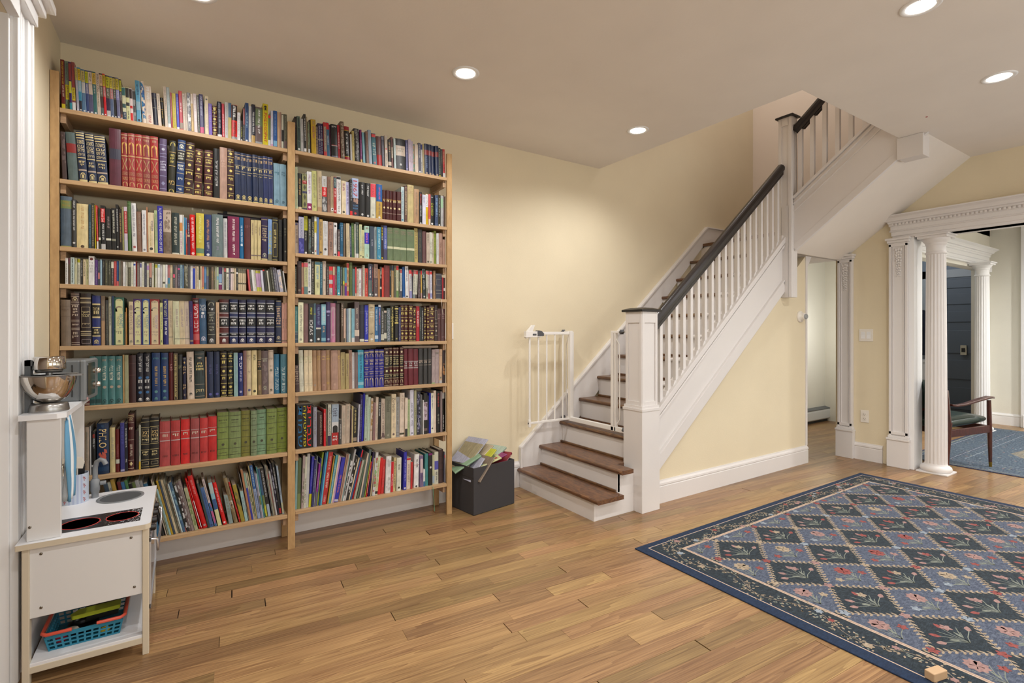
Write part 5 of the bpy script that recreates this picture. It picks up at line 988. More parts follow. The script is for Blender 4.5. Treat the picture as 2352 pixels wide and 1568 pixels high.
zt6 = max(b['o'].location.z+b['h'] for b in r6 if 1.15 < b['x'] < 1.44)
lying(1.17, 1.42, 3.075, 3.22, zt6+.001, .016, 'ba9', 0, 0, 'tan worn book lying flat on the sixth row of the right bay')
# ---------------------------------------------------------------- labels: look first, then neighbours, then order
SH = ['top', 'second', 'third', 'fourth', 'fifth', 'sixth', 'seventh', 'bottom']
ORD = ['first', 'second', 'third', 'fourth', 'fifth', 'sixth', 'seventh', 'eighth', 'ninth', 'tenth', 'eleventh', 'twelfth', 'thirteenth', 'fourteenth']
def look(b):
    w = 'disc case' if b['kind'] == 'disc_case' else ('hardback' if b['hard'] else 'paperback')
    sz = 'thick ' if b['t'] > .045 else 'slim ' if b['t'] < .0085 and w != 'disc case' else 'tall ' if b['h'] > .27 and b['idx'] != 3 else ''
    s = sz+cname(b['col'])+' '+w; f = b['feat']
    if f:
        if f[0] == 'p' and f[2] > .35: s += ' with '+cname(f[1])+' panel'
        elif f[0] == 'p': s += ' with '+cname(f[1])+' patch'
        elif f[0] == 's': s += ' with '+('gold' if f[1][0] in 'abc' and f[1][-1] in '56789' and f[1] not in ('bbb',) else cname(f[1]))+' bands'
        elif f[0] == 't': s += ' with large '+cname(f[1])+' title'
        elif f[0] in 'lh': s += ' with '+cname(f[1])+' lettering'
    return s
for bay in 'LR':
    for idx in range(8):
        R = [b for b in BK if b['bay'] == bay and b['idx'] == idx]; lk = [look(b) for b in R]
        place = SH[idx]+' shelf, '+('left' if bay == 'L' else 'right')+' bay'
        cand = []
        for i, b in enumerate(R):
            n = lk.count(lk[i])
            if n == 1: cand.append(lk[i]+' on '+place)
            else:
                nb = cname(R[i-1]['col']) if i else 'post'
                l2 = lk[i]+' right of '+(nb+' one' if i else 'the post')+', '+place
                cand.append(l2)
        for i, b in enumerate(R):
            lab = cand[i]
            if cand.count(lab) > 1:
                same = [j for j in range(len(R)) if lk[j] == lk[i]]; k = same.index(i)
                m = len(same)
                o_ = ORD[k]+' '+lk[i]+' from left' if k < 14 else lk[i]+', '+ORD[m-1-k]+' from right'
                lab = o_+', '+place
            tag(b['o'], lab, 'disc case' if b['kind'] == 'disc_case' else 'book', ('disc cases on the ' if idx == 3 and bay == 'L' else 'books on the ')+SH[idx]+' shelf of the '+('left' if bay == 'L' else 'right')+' bay')
print('BOOKS', len(BK), [round(z, 3) for z in ZL], [round(z, 3) for z in ZR])
# ---------------------------------------------------------------- blue rug with a lattice of leafy vines
RX0, RX1, RY1, RY0 = 2.11, 4.835, 1.985, -1.28
def rugmat(name, c1, c2, sc=260):
    m = mat(name, c1, .95); nt = m.node_tree; b = nt.nodes['Principled BSDF']
    tc = nt.nodes.new('ShaderNodeTexCoord'); mp = nt.nodes.new('ShaderNodeMapping'); mp.inputs['Scale'].default_value = (sc*.25, sc, 1)
    n = nt.nodes.new('ShaderNodeTexNoise'); n.inputs['Scale'].default_value = 1; n.inputs['Detail'].default_value = 3
    mp2 = nt.nodes.new('ShaderNodeMapping'); mp2.inputs['Scale'].default_value = (9, 14, 1); n2 = nt.nodes.new('ShaderNodeTexNoise'); n2.inputs['Detail'].default_value = 4
    ad = nt.nodes.new('ShaderNodeMath'); ad.operation = 'ADD'; r = nt.nodes.new('ShaderNodeValToRGB')
    r.color_ramp.elements[0].position = .42; r.color_ramp.elements[1].position = .62
    r.color_ramp.elements[0].color = (*lin(c1), 1); r.color_ramp.elements[1].color = (*lin(c2), 1)
    ml = nt.nodes.new('ShaderNodeMath'); ml.operation = 'MULTIPLY'; ml.inputs[1].default_value = .5
    L = nt.links.new; L(tc.outputs['Object'], mp.inputs[0]); L(mp.outputs[0], n.inputs[0]); L(tc.outputs['Object'], mp2.inputs[0]); L(mp2.outputs[0], n2.inputs[0])
    L(n.outputs['Fac'], ad.inputs[0]); L(n2.outputs['Fac'], ad.inputs[1]); L(ad.outputs[0], ml.inputs[0]); L(ml.outputs[0], r.inputs[0]); L(r.outputs[0], b.inputs['Base Color'])
    return m
MR = dict(navy=rugmat('rug_navy_edge', '13243d', '1b304d'), tan=rugmat('rug_tan_line', 'b09a86', 'c9b49e'), dark=rugmat('rug_dark_ground', '182229', '2e3a44'),
          blue=rugmat('rug_blue_ground', '3d4557', '5f6778'), leaf=rugmat('rug_leaf', '958570', 'ab9b86', 120), pink=rugmat('rug_pink', '8f706c', 'a3837d', 120),
          red=rugmat('rug_red', '81423f', '964f4a', 120), pale=rugmat('rug_pale', '7f8a95', '98a1aa', 120), stem=rugmat('rug_stem', '73796f', '8b9085', 120))
rug = empty('area_rug', ((RX0+RX1)/2, (RY0+RY1)/2, 0)); tag(rug, 'large blue floral rug with a vine lattice, in front of the stairs', 'rug')
at0(MB().box(RX0, RX1, RY0, RY1, 0.0002, .006).build('rug_body', MR['navy'], bevel=.002), rug)
MI = {k: i for i, k in enumerate(MR)}; ML = list(MR.values())
pm = MB(); rr = random.Random(5); ZR_ = [.0062]
def rp(pts, c, z=0): pm.add([(min(max(x, RX0+.01), RX1-.01), min(max(y, RY0+.01), RY1-.01), ZR_[0]+z) for x, y in pts], [tuple(range(len(pts)))], MI[c])
def rrect(x0, x1, y0, y1, c, z=0): rp([(x0, y0), (x1, y0), (x1, y1), (x0, y1)], c, z)
rrect(RX0+.062, RX1-.062, RY0+.062, RY1-.040, 'tan'); rrect(RX0+.076, RX1-.076, RY0+.076, RY1-.052, 'dark', .0002)
rrect(RX0+.068, RX1-.068, RY0+.068, RY1-.045, 'navy', .0001)
fx0, fx1, fy0, fy1 = RX0+.232, RX1-.232, RY0+.232, RY1-.163
rrect(fx0-.018, fx1+.018, fy0-.018, fy1+.018, 'tan', .0003); rrect(fx0-.010, fx1+.010, fy0-.010, fy1+.010, 'pink', .0004); rrect(fx0-.007, fx1+.007, fy0-.007, fy1+.007, 'tan', .0005); rrect(fx0, fx1, fy0, fy1, 'blue', .0006)
def clipin(p): return fx0 < p[0] < fx1 and fy0 < p[1] < fy1
def leaf(x, y, a, L, w, c, z=.0010, inside=True):
    ca, sa = math.cos(a), math.sin(a)
    pts = [(x, y), (x+ca*L*.35-sa*w, y+sa*L*.35+ca*w), (x+ca*L*.75-sa*w*.7, y+sa*L*.75+ca*w*.7), (x+ca*L, y+sa*L), (x+ca*L*.75+sa*w*.7, y+sa*L*.75-ca*w*.7), (x+ca*L*.35+sa*w, y+sa*L*.35-ca*w)]
    if inside and not all(clipin(p) for p in pts): return
    rp(pts, c, z)
def stroke(pts, w, c, z=.0009, inside=True):
    for (x0, y0), (x1, y1) in zip(pts, pts[1:]):
        d = math.hypot(x1-x0, y1-y0) or 1; nx, ny = -(y1-y0)/d*w/2, (x1-x0)/d*w/2
        q = [(x0+nx, y0+ny), (x0-nx, y0-ny), (x1-nx, y1-ny), (x1+nx, y1+ny)]
        if inside and not all(clipin(p) for p in q): continue
        rp(q, c, z)
def flower(x, y, r, c, n=6, z=.0013, inside=True):
    a0 = rr.random()*3
    for k in range(n): leaf(x, y, a0+2*math.pi*k/n, r, r*.36, c, z+.00003*(k % 2), inside)
PX, PY = .3825, .305; cx0, cy0 = 2.573, 1.647
for i in range(-2, 8):
    for j in range(-1, 12):
        cx, cy = cx0+PX*i, cy0-PY*j
        # dark diamond, cut to the field
        poly = [(cx-PX/2, cy), (cx, cy-PY/2), (cx+PX/2, cy), (cx, cy+PY/2)]
        def cut(pl, ax, lim, sg):
            out = []
            for a, b in zip(pl, pl[1:]+pl[:1]):
                ia, ib = sg*(a[ax]-lim) <= 0, sg*(b[ax]-lim) <= 0
                if ia: out.append(a)
                if ia != ib:
                    t = (lim-a[ax])/(b[ax]-a[ax]); out.append((a[0]+(b[0]-a[0])*t, a[1]+(b[1]-a[1])*t))
            return out
        for ax, lim, sg in ((0, fx0, -1), (0, fx1, 1), (1, fy0, -1), (1, fy1, 1)):
            if poly: poly = cut(poly, ax, lim, sg)
        if len(poly) > 2: rp(poly, 'dark', .0007)
        for (ex, ey) in ((PX/2, PY/2), (PX/2, -PY/2), (-PX/2, PY/2), (-PX/2, -PY/2)):
            # vine along the edge from the bottom/top vertex to the side vertex
            x0, y0 = cx, cy+ey; x1, y1 = cx+ex, cy; a = math.atan2(y1-y0, x1-x0); Ld = math.hypot(x1-x0, y1-y0); n = 8
            stroke([(x0+(x1-x0)*.1, y0+(y1-y0)*.1), (x0+(x1-x0)*.9, y0+(y1-y0)*.9)], .0022, 'leaf')
            for k in range(n):
                t = .13+.72*k/(n-1); px, py = x0+(x1-x0)*t, y0+(y1-y0)*t
                for sg in (-1, 1): leaf(px, py, a+sg*rr.uniform(.55, .95), .023*rr.uniform(.85, 1.15), .0052, 'leaf')
        flower(cx+PX/2, cy, .025, rr.choice(['red', 'red', 'pale', 'pink', 'leaf']), 5); flower(cx, cy+PY/2, .025, rr.choice(['pink', 'pale', 'leaf', 'red']), 5)
        for (bx_, by_, dk) in ((cx, cy, True), (cx+PX/2, cy-PY/2, False)):
            x, y = bx_-.012, by_-.062
            tips = [(-.085, .055), (-.05, .085), (-.015, .11), (.03, .10), (.075, .075), (.10, .035), (.055, .045), (-.035, .05)]
            for q, (tx, ty) in enumerate(tips):
                tx *= rr.uniform(.9, 1.1); ty *= rr.uniform(.9, 1.1)
                stroke([(x, y), (x+tx*.35, y+ty*.55), (x+tx, y+ty)], .0032, 'stem')
                if q > 5: leaf(x+tx*.3, y+ty*.5, math.atan2(ty, tx)+.4, .045, .006, 'stem')
            if dk:
                for q in (0, 1, 3, 5): leaf(x+tips[q][0]*.9, y+tips[q][1]*.9, math.atan2(tips[q][1], tips[q][0]), .042, .012, rr.choice(['pink', 'red', 'pink']))
                flower(x+.045, y+.09, .024, rr.choice(['pink', 'red', 'leaf']), 5)
            else:
                flower(x+.035, y+.095, .042, rr.choice(['pink', 'red', 'pink', 'leaf']), 9); flower(x+.095, y+.035, .022, rr.choice(['pink', 'leaf', 'red']), 5); flower(x-.075, y+.06, .022, rr.choice(['red', 'pale', 'leaf']), 5)
# border vine
def border(p0, p1, w):
    L = math.hypot(p1[0]-p0[0], p1[1]-p0[1]); dx, dy = (p1[0]-p0[0])/L, (p1[1]-p0[1])/L; s = 0; prev = None
    while s < L:
        o = math.sin(s*16)*w*.30; x, y = p0[0]+dx*s-dy*o, p0[1]+dy*s+dx*o
        if prev: stroke([prev, (x, y)], .0022, 'leaf', .0009, False)
        prev = (x, y)
        for _ in range(3):
            a = rr.random()*6.28; q = rr.uniform(.008, w*.33); lx, ly = x+math.cos(a)*q, y+math.sin(a)*q
            leaf(lx, ly, a+rr.uniform(-.8, .8), rr.uniform(.012, .02), .0042, rr.choice(['leaf', 'leaf', 'leaf', 'stem']), .0009, False)
        if rr.random() < .09: flower(x-dy*rr.uniform(-.02, .02), y+dx*rr.uniform(-.02, .02), rr.uniform(.014, .022), rr.choice(['red', 'pink', 'pale', 'leaf']), 6, .0011, False)
        s += .0125
bw = .135; xm0, xm1 = RX0+.146, RX1-.146; ym0, ym1 = RY0+.146, RY1-.108
border((xm0, ym0), (xm0, ym1), bw); border((xm0, ym1), (xm1, ym1), bw*.8); border((xm1, ym1), (xm1, ym0), bw); border((xm0, ym0), (xm1, ym0), bw)
o = pm.build('woven_pattern', ML); at0(o, rug); o['kind'] = 'stuff'

# second rug, in the side room
R2 = (5.81, 8.45, -.9, 2.02)
M_R2 = rugmat('side_rug_ground', '38485a', '5f6c78', 90); M_R2B = rugmat('side_rug_border', '2a2c40', '4a4f66', 90); M_R2C = rugmat('side_rug_medallion', '6e6a62', '8d8676', 60)
rg2 = empty('area_rug', (7.1, .6, 0)); tag(rg2, 'faded blue-grey patterned rug under the armchair in the side room', 'rug')
at0(MB().box(*R2, 0.0002, .006).build('rug_body', M_R2B, bevel=.002), rg2)
q2 = MB(); mats2 = [M_R2B, M_R2, MR['pale'], MR['pink'], M_R2C, MR['stem'], MR['dark']]
def rc(d, m, z): q2.add([(R2[0]+d, R2[2]+d, .0062+z), (R2[1]-d, R2[2]+d, .0062+z), (R2[1]-d, R2[3]-d, .0062+z), (R2[0]+d, R2[3]-d, .0062+z)], [(0, 1, 2, 3)], m)
rc(.03, 5, 0); rc(.045, 1, .0001); rc(.075, 2, .0002); rc(.083, 0, .0003); rc(.09, 1, .0004); rc(.27, 0, .0005); rc(.277, 2, .0006); rc(.285, 0, .0007); rc(.292, 1, .0008); rc(.36, 2, .0009); rc(.366, 1, .0010)
for _ in range(1500):
    x, y = rr.uniform(R2[0]+.04, R2[1]-.04), rr.uniform(R2[2]+.04, R2[3]-.04); a = rr.random()*6; L = rr.uniform(.012, .035); ca, sa = math.cos(a), math.sin(a); w = L*.3
    q2.add([(x, y, .0074), (x+ca*L*.5-sa*w, y+sa*L*.5+ca*w, .0074), (x+ca*L, y+sa*L, .0074), (x+ca*L*.5+sa*w, y+sa*L*.5-ca*w, .0074)], [(0, 1, 2, 3)], rr.choice([2, 2, 5, 6, 6, 0, 3, 4]))
q2.add([(7.1+.75*math.cos(k*math.pi/8), .9+.55*math.sin(k*math.pi/8)*(1+.15*(k % 2)), .0073) for k in range(16)], [tuple(range(16))], 4)
o = q2.build('woven_pattern', mats2); at0(o, rg2); o['kind'] = 'stuff'
wbk = MB().box(-.035, .035, -.016, .016, 0, .03, 0).build('wooden_block', mat('pale_block_wood', 'c9a883', .6, var=.08), bevel=.003)
wbk.location = (2.20, .668, .0075); wbk.rotation_euler = (0, 0, -.25); tag(wbk, 'small pale wooden block on the blue rug, cut by the bottom edge', 'block')

# ---------------------------------------------------------------- toy kitchen
KX0, KX1, KY0, KY1, KZ = -.462, -.106, 2.345, 2.897, .493
tk = empty('toy_kitchen', (-.28, 2.62, 0)); tag(tk, 'white wooden toy kitchen standing left of the bookcase', 'toy kitchen')
M_TW = mat('white_laminate', 'dcdbda', .45, bump=.05, bscale=30); M_TE = mat('cream_laminate_edge', 'cfc3ad', .5); M_TT = mat('counter_white', 'e8e9ec', .35)
M_SC = mat('steel_screw', '8b867c', .35, metal=1); M_SG = mat('sink_grey', '53575a', .45); M_SR = mat('sink_rim_grey', '7d8082', .4)
K = lambda mb, nm, m, bev=.002: at0(mb.build(nm, m, bevel=bev), tk)
for (x, y) in ((KX0+.003, KY0), (KX1-.021, KY0), (KX0+.003, KY1-.032), (KX1-.021, KY1-.032)): K(MB().box(x, x+.020, y, y+.032, 0, KZ-.02), 'leg', M_TE)
K(MB().box(KX0+.022, KX1-.021, KY0+.006, KY0+.018, .230, KZ-.02), 'side_panel', M_TW)
K(MB().box(KX0+.022, KX1-.021, KY1-.02, KY1-.008, .230, KZ-.02), 'side_panel', M_TW)
K(MB().box(KX0+.006, KX0+.014, KY0+.03, KY1-.03, .06, KZ-.02), 'back_panel', M_TW)
K(MB().box(KX0+.022, KX1-.021, KY0+.004, KY1-.004, .060, .077), 'shelf', M_TT)
K(MB().box(KX0+.022, KX1-.021, KY0+.002, KY0+.018, .043, .066), 'shelf_rail', M_TE)
ct = [(KX0-.012, KY0-.008), (KX1-.010, KY0-.008), (KX1+.004, KY0+.006), (KX1+.004, KY1), (KX0-.012, KY1)]
K(MB().prism(ct, 2, KZ-.020, KZ-.0012), 'countertop', M_TE); K(MB().prism(ct, 2, KZ-.0012, KZ), 'countertop_surface', M_TT, 0)
for (x, z) in ((KX0+.052, KZ-.045), (KX1-.055, KZ-.045), (KX0+.052, .262), (KX1-.045, .262)):
    K(MB().lathe([(.0045, 0), (.0045, .002), (.002, .0025)], (x, KY0+.006, z), 10, 0, RX), 'screw', M_SC, 0)
# sink, tap, hob
sk_ = MB().lathe([(.083, .0002), (.083, .003), (.073, .0035), (.071, .001)], (-.226, 2.771, KZ), 40); K(sk_, 'sink_rim', M_SR, 0)
K(MB().lathe([(.072, .0012), (.072, .0016)], (-.226, 2.771, KZ), 40), 'sink_bowl', M_SG, 0)
tp = MB().lathe([(.0125, 0), (.0125, .02), (.0145, .022), (.0145, .028), (.0165, .030), (.0165, .075), (.012, .082)], (-.319, 2.829, KZ), 20)
tp.lathe([(.009, 0), (.009, .02)], (-.302, 2.829, KZ+.06), 12, 0, Matrix.Rotation(math.pi/2, 4, 'Y'))
tp.tube([(-.319, 2.829, KZ+.075), (-.319, 2.829, KZ+.13), (-.313, 2.826, KZ+.155), (-.300, 2.821, KZ+.164), (-.288, 2.817, KZ+.158), (-.281, 2.815, KZ+.142)], [.010, .0095, .0095, .0095, .0095, .0095], 14)
K(tp, 'tap', mat('tap_grey', '85888b', .45), 0)
mh = bpy.data.materials.new('worn_black_hob'); mh.use_nodes = True; nt = mh.node_tree; b_ = nt.nodes['Principled BSDF']; b_.inputs['Roughness'].default_value = .25
tc = nt.nodes.new('ShaderNodeTexCoord'); v1 = nt.nodes.new('ShaderNodeTexNoise'); v1.inputs['Scale'].default_value = 140; v1.inputs['Detail'].default_value = 4
gx_ = nt.nodes.new('ShaderNodeSeparateXYZ'); r1 = nt.nodes.new('ShaderNodeMapRange'); r1.inputs[1].default_value = -.30; r1.inputs[2].default_value = -.12; r1.inputs[3].default_value = .72; r1.inputs[4].default_value = .53
gt_ = nt.nodes.new('ShaderNodeMath'); gt_.operation = 'GREATER_THAN'; mxh = nt.nodes.new('ShaderNodeMix'); mxh.data_type = 'RGBA'
mxh.inputs[6].default_value = (*lin('1f1e1f'), 1); mxh.inputs[7].default_value = (*lin('cfcfd2'), 1)
Lk = nt.links.new; Lk(tc.outputs['Object'], v1.inputs[0]); Lk(tc.outputs['Object'], gx_.inputs[0]); Lk(gx_.outputs[0], r1.inputs[0]); Lk(v1.outputs['Fac'], gt_.inputs[0]); Lk(r1.outputs[0], gt_.inputs[1]); Lk(gt_.outputs[0], mxh.inputs[0]); Lk(mxh.outputs[2], b_.inputs['Base Color'])
K(MB().box(-.402, -.137, 2.394, 2.562, KZ, KZ+.0008), 'hob', mh, 0)
M_HR = mat('red_hob_ring', 'd03a34', .4)
for (x, y, r) in ((-.197, 2.482, .052), (-.323, 2.475, .060)):
    K(MB().lathe([(r, .0008), (r, .0014), (r-.003, .0014), (r-.003, .0008)], (x, y, KZ), 44), 'hob_ring', M_HR, 0)
# upper shelf unit
K(MB().box(-.449, -.359, 2.358, 2.372, KZ, .910), 'upper_side_panel', M_TW); K(MB().box(-.449, -.359, 2.850, 2.864, KZ, .910), 'upper_side_panel', M_TW)
K(MB().prism([(-.470, 2.350), (-.368, 2.350), (-.346, 2.372), (-.346, 2.905), (-.470, 2.905)], 2, .910, .928), 'top_shelf', M_TT)
K(MB().lathe([(.0045, 0), (.0045, .002), (.002, .0025)], (-.440, 2.358, KZ+.05), 10, 0, RX), 'screw', M_SC, 0)
# knobs, oven door with handle on the front side
for y in (2.43, 2.52, 2.62, 2.72): K(MB().lathe([(.013, 0), (.013, .014), (.010, .018)], (KX1+.000, y, KZ-.045), 16, 0, Matrix.Rotation(math.pi/2, 4, 'Y')), 'knob', [M_BLACK], 0)
od = MB(); od.box(KX1-.006, KX1+.004, 2.385, 2.40, .15, .425); od.box(KX1-.006, KX1+.004, 2.84, 2.855, .15, .425); od.box(KX1-.006, KX1+.004, 2.385, 2.855, .405, .425); od.box(KX1-.006, KX1+.004, 2.385, 2.855, .15, .17)
K(od, 'oven_door_frame', mat('silver_frame', 'c3c4c8', .3, metal=.6)); K(MB().box(KX1-.003, KX1, 2.40, 2.84, .17, .405), 'oven_window', mat('smoked_window', '8f8f92', .1, spec=.8), 0)
K(MB().tube([(KX1, 2.41, .41), (KX1+.022, 2.41, .405), (KX1+.024, 2.42, .36), (KX1+.024, 2.82, .36), (KX1+.022, 2.83, .405), (KX1, 2.83, .41)], .005), 'oven_handle', mat('silver_handle', 'cfcfd2', .2, metal=.8), 0)

# toy mixer
mx_ = empty('toy_mixer', (-.405, 2.445, .928)); tag(mx_, 'silver toy stand mixer with wide bowl on top of the toy kitchen', 'toy mixer')
M_SIL = mat('brushed_silver', 'a9a8a6', .28, metal=.9); M_CHP = mat('polished_chrome', 'd6d2cc', .08, metal=1); M_BW = mat('bowl_grey', '7b7a78', .35, metal=.3)
def KM(mb, nm, m, par=mx_): q = mb.build(nm, m); q.parent = par; return q
KM(MB().lathe([(.056, 0), (.057, .004), (.054, .024), (.050, .030), (.02, .031)], (0, 0, 0), 40), 'base', M_SIL)
KM(MB().lathe([(.020, .031), (.030, .034), (.052, .050), (.068, .080), (.077, .112), (.079, .128)], (0, 0, 0), 44).lathe([(.079, .128), (.082, .130), (.082, .133), (.077, .133), (.074, .115), (.05, .06), (.02, .045)], (0, 0, 0), 44, 1), 'bowl', [M_CHP, M_BW])
KM(MB().prism([(.070, -.028), (.105, -.004), (.105, .004), (.070, .022)], 2, .127, .133), 'spout', M_BW).rotation_euler = (0, 0, -.35)
KM(MB().lathe([(.046, .150), (.048, .153), (.045, .193), (.040, .197), (.01, .198)], (.0, .0, 0), 40), 'head', M_CHP)
KM(MB().lathe([(.036, .140), (.038, .143), (.038, .152)], (0, 0, 0), 32).lathe([(.010, .118), (.010, .142)], (0, 0, 0), 14), 'whisk_mount', M_SIL)
KM(MB().box(-.062, -.046, -.02, .02, 0, .185).box(-.062, -.01, -.02, .02, .165, .185), 'arm', M_SG)

# toy microwave
mw = empty('toy_microwave', (-.334, 2.70, .928), math.radians(-4.5)); tag(mw, 'grey toy microwave behind the mixer on the toy kitchen', 'toy microwave')
M_MG = mat('microwave_grey', '6a6e70', .4, bump=.04); M_MD = mat('dark_window', '17181a', .12, spec=.8)
KM(MB().box(-.115, -.020, 0, .205, 0, .168), 'casing', M_MG, mw).modifiers.new('b', 'BEVEL').width = .006
KM(MB().box(-.022, .0, -.002, .207, -.001, .170), 'front_frame', mat('microwave_frame', '787c7e', .4), mw).modifiers.new('b', 'BEVEL').width = .007
KM(MB().prism([(.02, .03), (.02, .145), (.03, .155), (.13, .155), (.14, .145), (.14, .03), (.13, .02), (.03, .02)], 0, .0, .003), 'window', M_MD, mw)
KM(MB().lathe([(.012, 0), (.012, .012), (.009, .016)], (0, .172, .115), 18, 0, Matrix.Rotation(math.pi/2, 4, 'Y')), 'dial', M_CHP, mw)
KM(MB().lathe([(.012, 0), (.012, .012), (.009, .016)], (0, .172, .055), 18, 0, Matrix.Rotation(math.pi/2, 4, 'Y')), 'dial', M_CHP, mw)
KM(MB().box(.0, .002, .012, .028, .003, .014), 'logo_tab', mat('pale_pink_tab', 'c99a98', .5), mw)
KM(MB().box(-.045, -.042, -.0035, -.002, .02, .15), 'side_groove', M_BLACK, mw)

# cup of utensils
cu_ = empty('utensil_cup', (-.385, 2.80, KZ)); tag(cu_, 'pale blue striped cup with red sprigs, holding toy utensils', 'cup')
M_CUP = mat('pale_blue_tin', 'b9c3d2', .35); M_CUPS = mat('pale_blue_stripe', 'a5afc8', .35)
cb2 = MB(); N_ = 44; 
for k in range(N_):
    a0, a1 = 2*math.pi*k/N_, 2*math.pi*(k+1)/N_; st_ = (-1.9 < (a0-2*math.pi if a0 > math.pi else a0) < -.9) and k % 2
    def pt(a, r, z): return (r*1.05*math.cos(a), r*.95*math.sin(a), z)
    cb2.add([pt(a0, .046, 0), pt(a1, .046, 0), pt(a1, .046, .122), pt(a0, .046, .122)], [(0, 1, 2, 3)], 1 if st_ else 0, True)
    cb2.add([pt(a0, .044, .122), pt(a1, .044, .122), pt(a1, .044, .002), pt(a0, .044, .002)], [(0, 1, 2, 3)], 0, True)
    cb2.add([pt(a0, .046, .122), pt(a1, .046, .122), pt(a1, .044, .122), pt(a0, .044, .122)], [(0, 1, 2, 3)], 0)
cb2.add([pt(2*math.pi*k/N_, .046, .001) for k in range(N_)], [tuple(range(N_))], 0)
KM(cb2, 'tin', [M_CUP, M_CUPS], cu_)
sp_ = MB()
for a in (-2.15, -.75):
    for k in range(4):
        z = .014+.029*k
        for (da, dz) in ((0, 0), (.07, .005), (-.04, .007), (.03, -.006), (.11, -.001)):
            x, y = .0467*1.05*math.cos(a+da), .0467*.95*math.sin(a+da); sp_.lathe([(.0005, -.0022), (.0022, 0), (.0005, .0022)], (x, y, z+dz), 6)
q = KM(sp_, 'red_sprigs', mat('sprig_red', 'b04a44', .5), cu_); q['kind'] = 'stuff'
def uten(name, lab, pts, r, mt, head=None):
    mb = MB().tube(pts, r, 8)
    if head: head(mb)
    o = mb.build(name, mt); o.location = cu_.location; tag(o, lab, 'utensil', 'toy utensils in the striped cup'); return o
M_BP = mat('black_plastic', '17171a', .35); M_WP = mat('cream_plastic', 'd9d2c6', .5)
uten('spatula', 'black toy spatula leaning to the right of the cup', [(-.01, -.01, .006), (.018, -.004, .12)], .004, M_BP, lambda m: m.box(.005, .035, -.010, -.002, .118, .150))
uten('tongs', 'chrome toy tongs standing at the left of the cup', [(-.025, -.02, .006), (-.035, -.028, .165), (-.030, -.028, .172), (-.012, -.015, .006)], .0035, M_CHP)
uten('spoon', 'black toy spoon in the middle of the cup', [(.0, .012, .006), (.008, .02, .13)], .004, M_BP, lambda m: m.lathe([(.001, -.016), (.011, -.008), (.013, 0), (.009, .012), (.001, .016)], (.009, .021, .138), 12))
uten('whisk', 'black toy whisk at the back of the cup', [(.012, .02, .006), (.02, .026, .125)], .0045, M_BP, lambda m: m.lathe([(.003, -.012), (.012, .004), (.010, .016), (.002, .022)], (.021, .027, .135), 10))
uten('pizza_toy', 'patterned cream toy slice sticking out of the cup', [(.008, -.008, .006), (.012, -.010, .15)], .003, M_WP, lambda m: m.prism([(-.012, .148), (.03, .142), (.036, .168), (.028, .19), (.0, .192), (-.014, .175)], 1, -.016, -.008))
uten('magnifier_toy', 'small cream toy with a round lens above the cup', [(-.03, .0, .006), (-.035, -.01, .165)], .003, M_WP, lambda m: m.lathe([(.012, -.005), (.014, 0), (.012, .005)], (-.035, -.012, .178), 16, 0, RX))
# striped tea towel hanging under the top shelf
tw = MB(); nx_, nz_ = 22, 14
M_TWW = mat('towel_white', 'dde3e6', .9, bump=.2, bscale=300); M_TWB = mat('towel_blue', '5f93b4', .9, bump=.2, bscale=300)
gv = []
for i in range(nz_+1):
    t = i/nz_; z = .906-.30*t; w = .030+.055*math.sin(min(1, t*1.5)*math.pi*.62)*(1-.35*max(0, t-.55)/.45)
    for k in range(nx_+1):
        s = k/nx_-.5; gv.append((-.352+.010*math.sin(s*15+t*2)*(.4+t)+.02*t*(1-t), 2.425+s*w*1.6+.03*t*t*0, z+.012*math.sin(s*3)*(1-t)))
tw.add(gv, [], 0)
for i in range(nz_):
    for k in range(nx_): tw.f.append([i*(nx_+1)+k, i*(nx_+1)+k+1, (i+1)*(nx_+1)+k+1, (i+1)*(nx_+1)+k]); tw.m.append(1 if (k % 6) < 3 else 0); tw.sm.append(True)
o = tw.build('tea_towel', [M_TWW, M_TWB]); s_ = o.modifiers.new('s', 'SOLIDIFY'); s_.thickness = .003; tag(o, 'blue and white striped tea towel hanging inside the toy kitchen', 'towel')

# shopping basket on the lower shelf
bk = empty('toy_basket', (-.300, 2.50, .0775)); tag(bk, 'blue plastic toy shopping basket with orange handles on the low shelf', 'basket')
M_BB = mat('basket_blue', '2a7f9c', .4); M_BO = mat('basket_orange', 'dc5a44', .4)
bw_ = MB(); X_, Y_, H_ = .098, .092, .060; fl = 1.12
def bp_(u, z, side):
    k = 1+(fl-1)*z/H_
    return {0: (u*X_*k, -Y_*k, z), 1: (u*X_*k, Y_*k, z), 2: (-X_*k, u*Y_*k, z), 3: (X_*k, u*Y_*k, z)}[side]
for side in range(4):
    for z in (.003, .018, .033, .052): bw_.bar(bp_(-1, z, side), bp_(1, z, side), .003, .005 if z < .05 else .014)
    for k in range(11):
        u = -1+.2*k; bw_.bar(bp_(u, 0, side), bp_(u, .055, side), .003, .006, up=(0, 1, 0) if side > 1 else (1, 0, 0))
bw_.box(-X_, X_, -Y_, Y_, 0, .003)
KM(bw_, 'lattice_body', M_BB, bk)
for sx in (-1, 1):
    q = KM(MB().tube([(sx*.035, -Y_*fl-.006, .066), (sx*.105, -Y_*fl-.006, .066), (sx*.116, -Y_*fl+.004, .068), (sx*.116, Y_*fl-.004, .068), (sx*.105, Y_*fl+.006, .066), (sx*.035, Y_*fl+.006, .066)], .0062, 8), 'handle', M_BO, bk)
def loose(mb, name, m, loc, lab, cat, rz=0, bev=0):
    o = mb.build(name, m, bevel=bev); o.location = loc; o.rotation_euler = (0, 0, rz); tag(o, lab, cat, 'toys in the blue basket'); return o
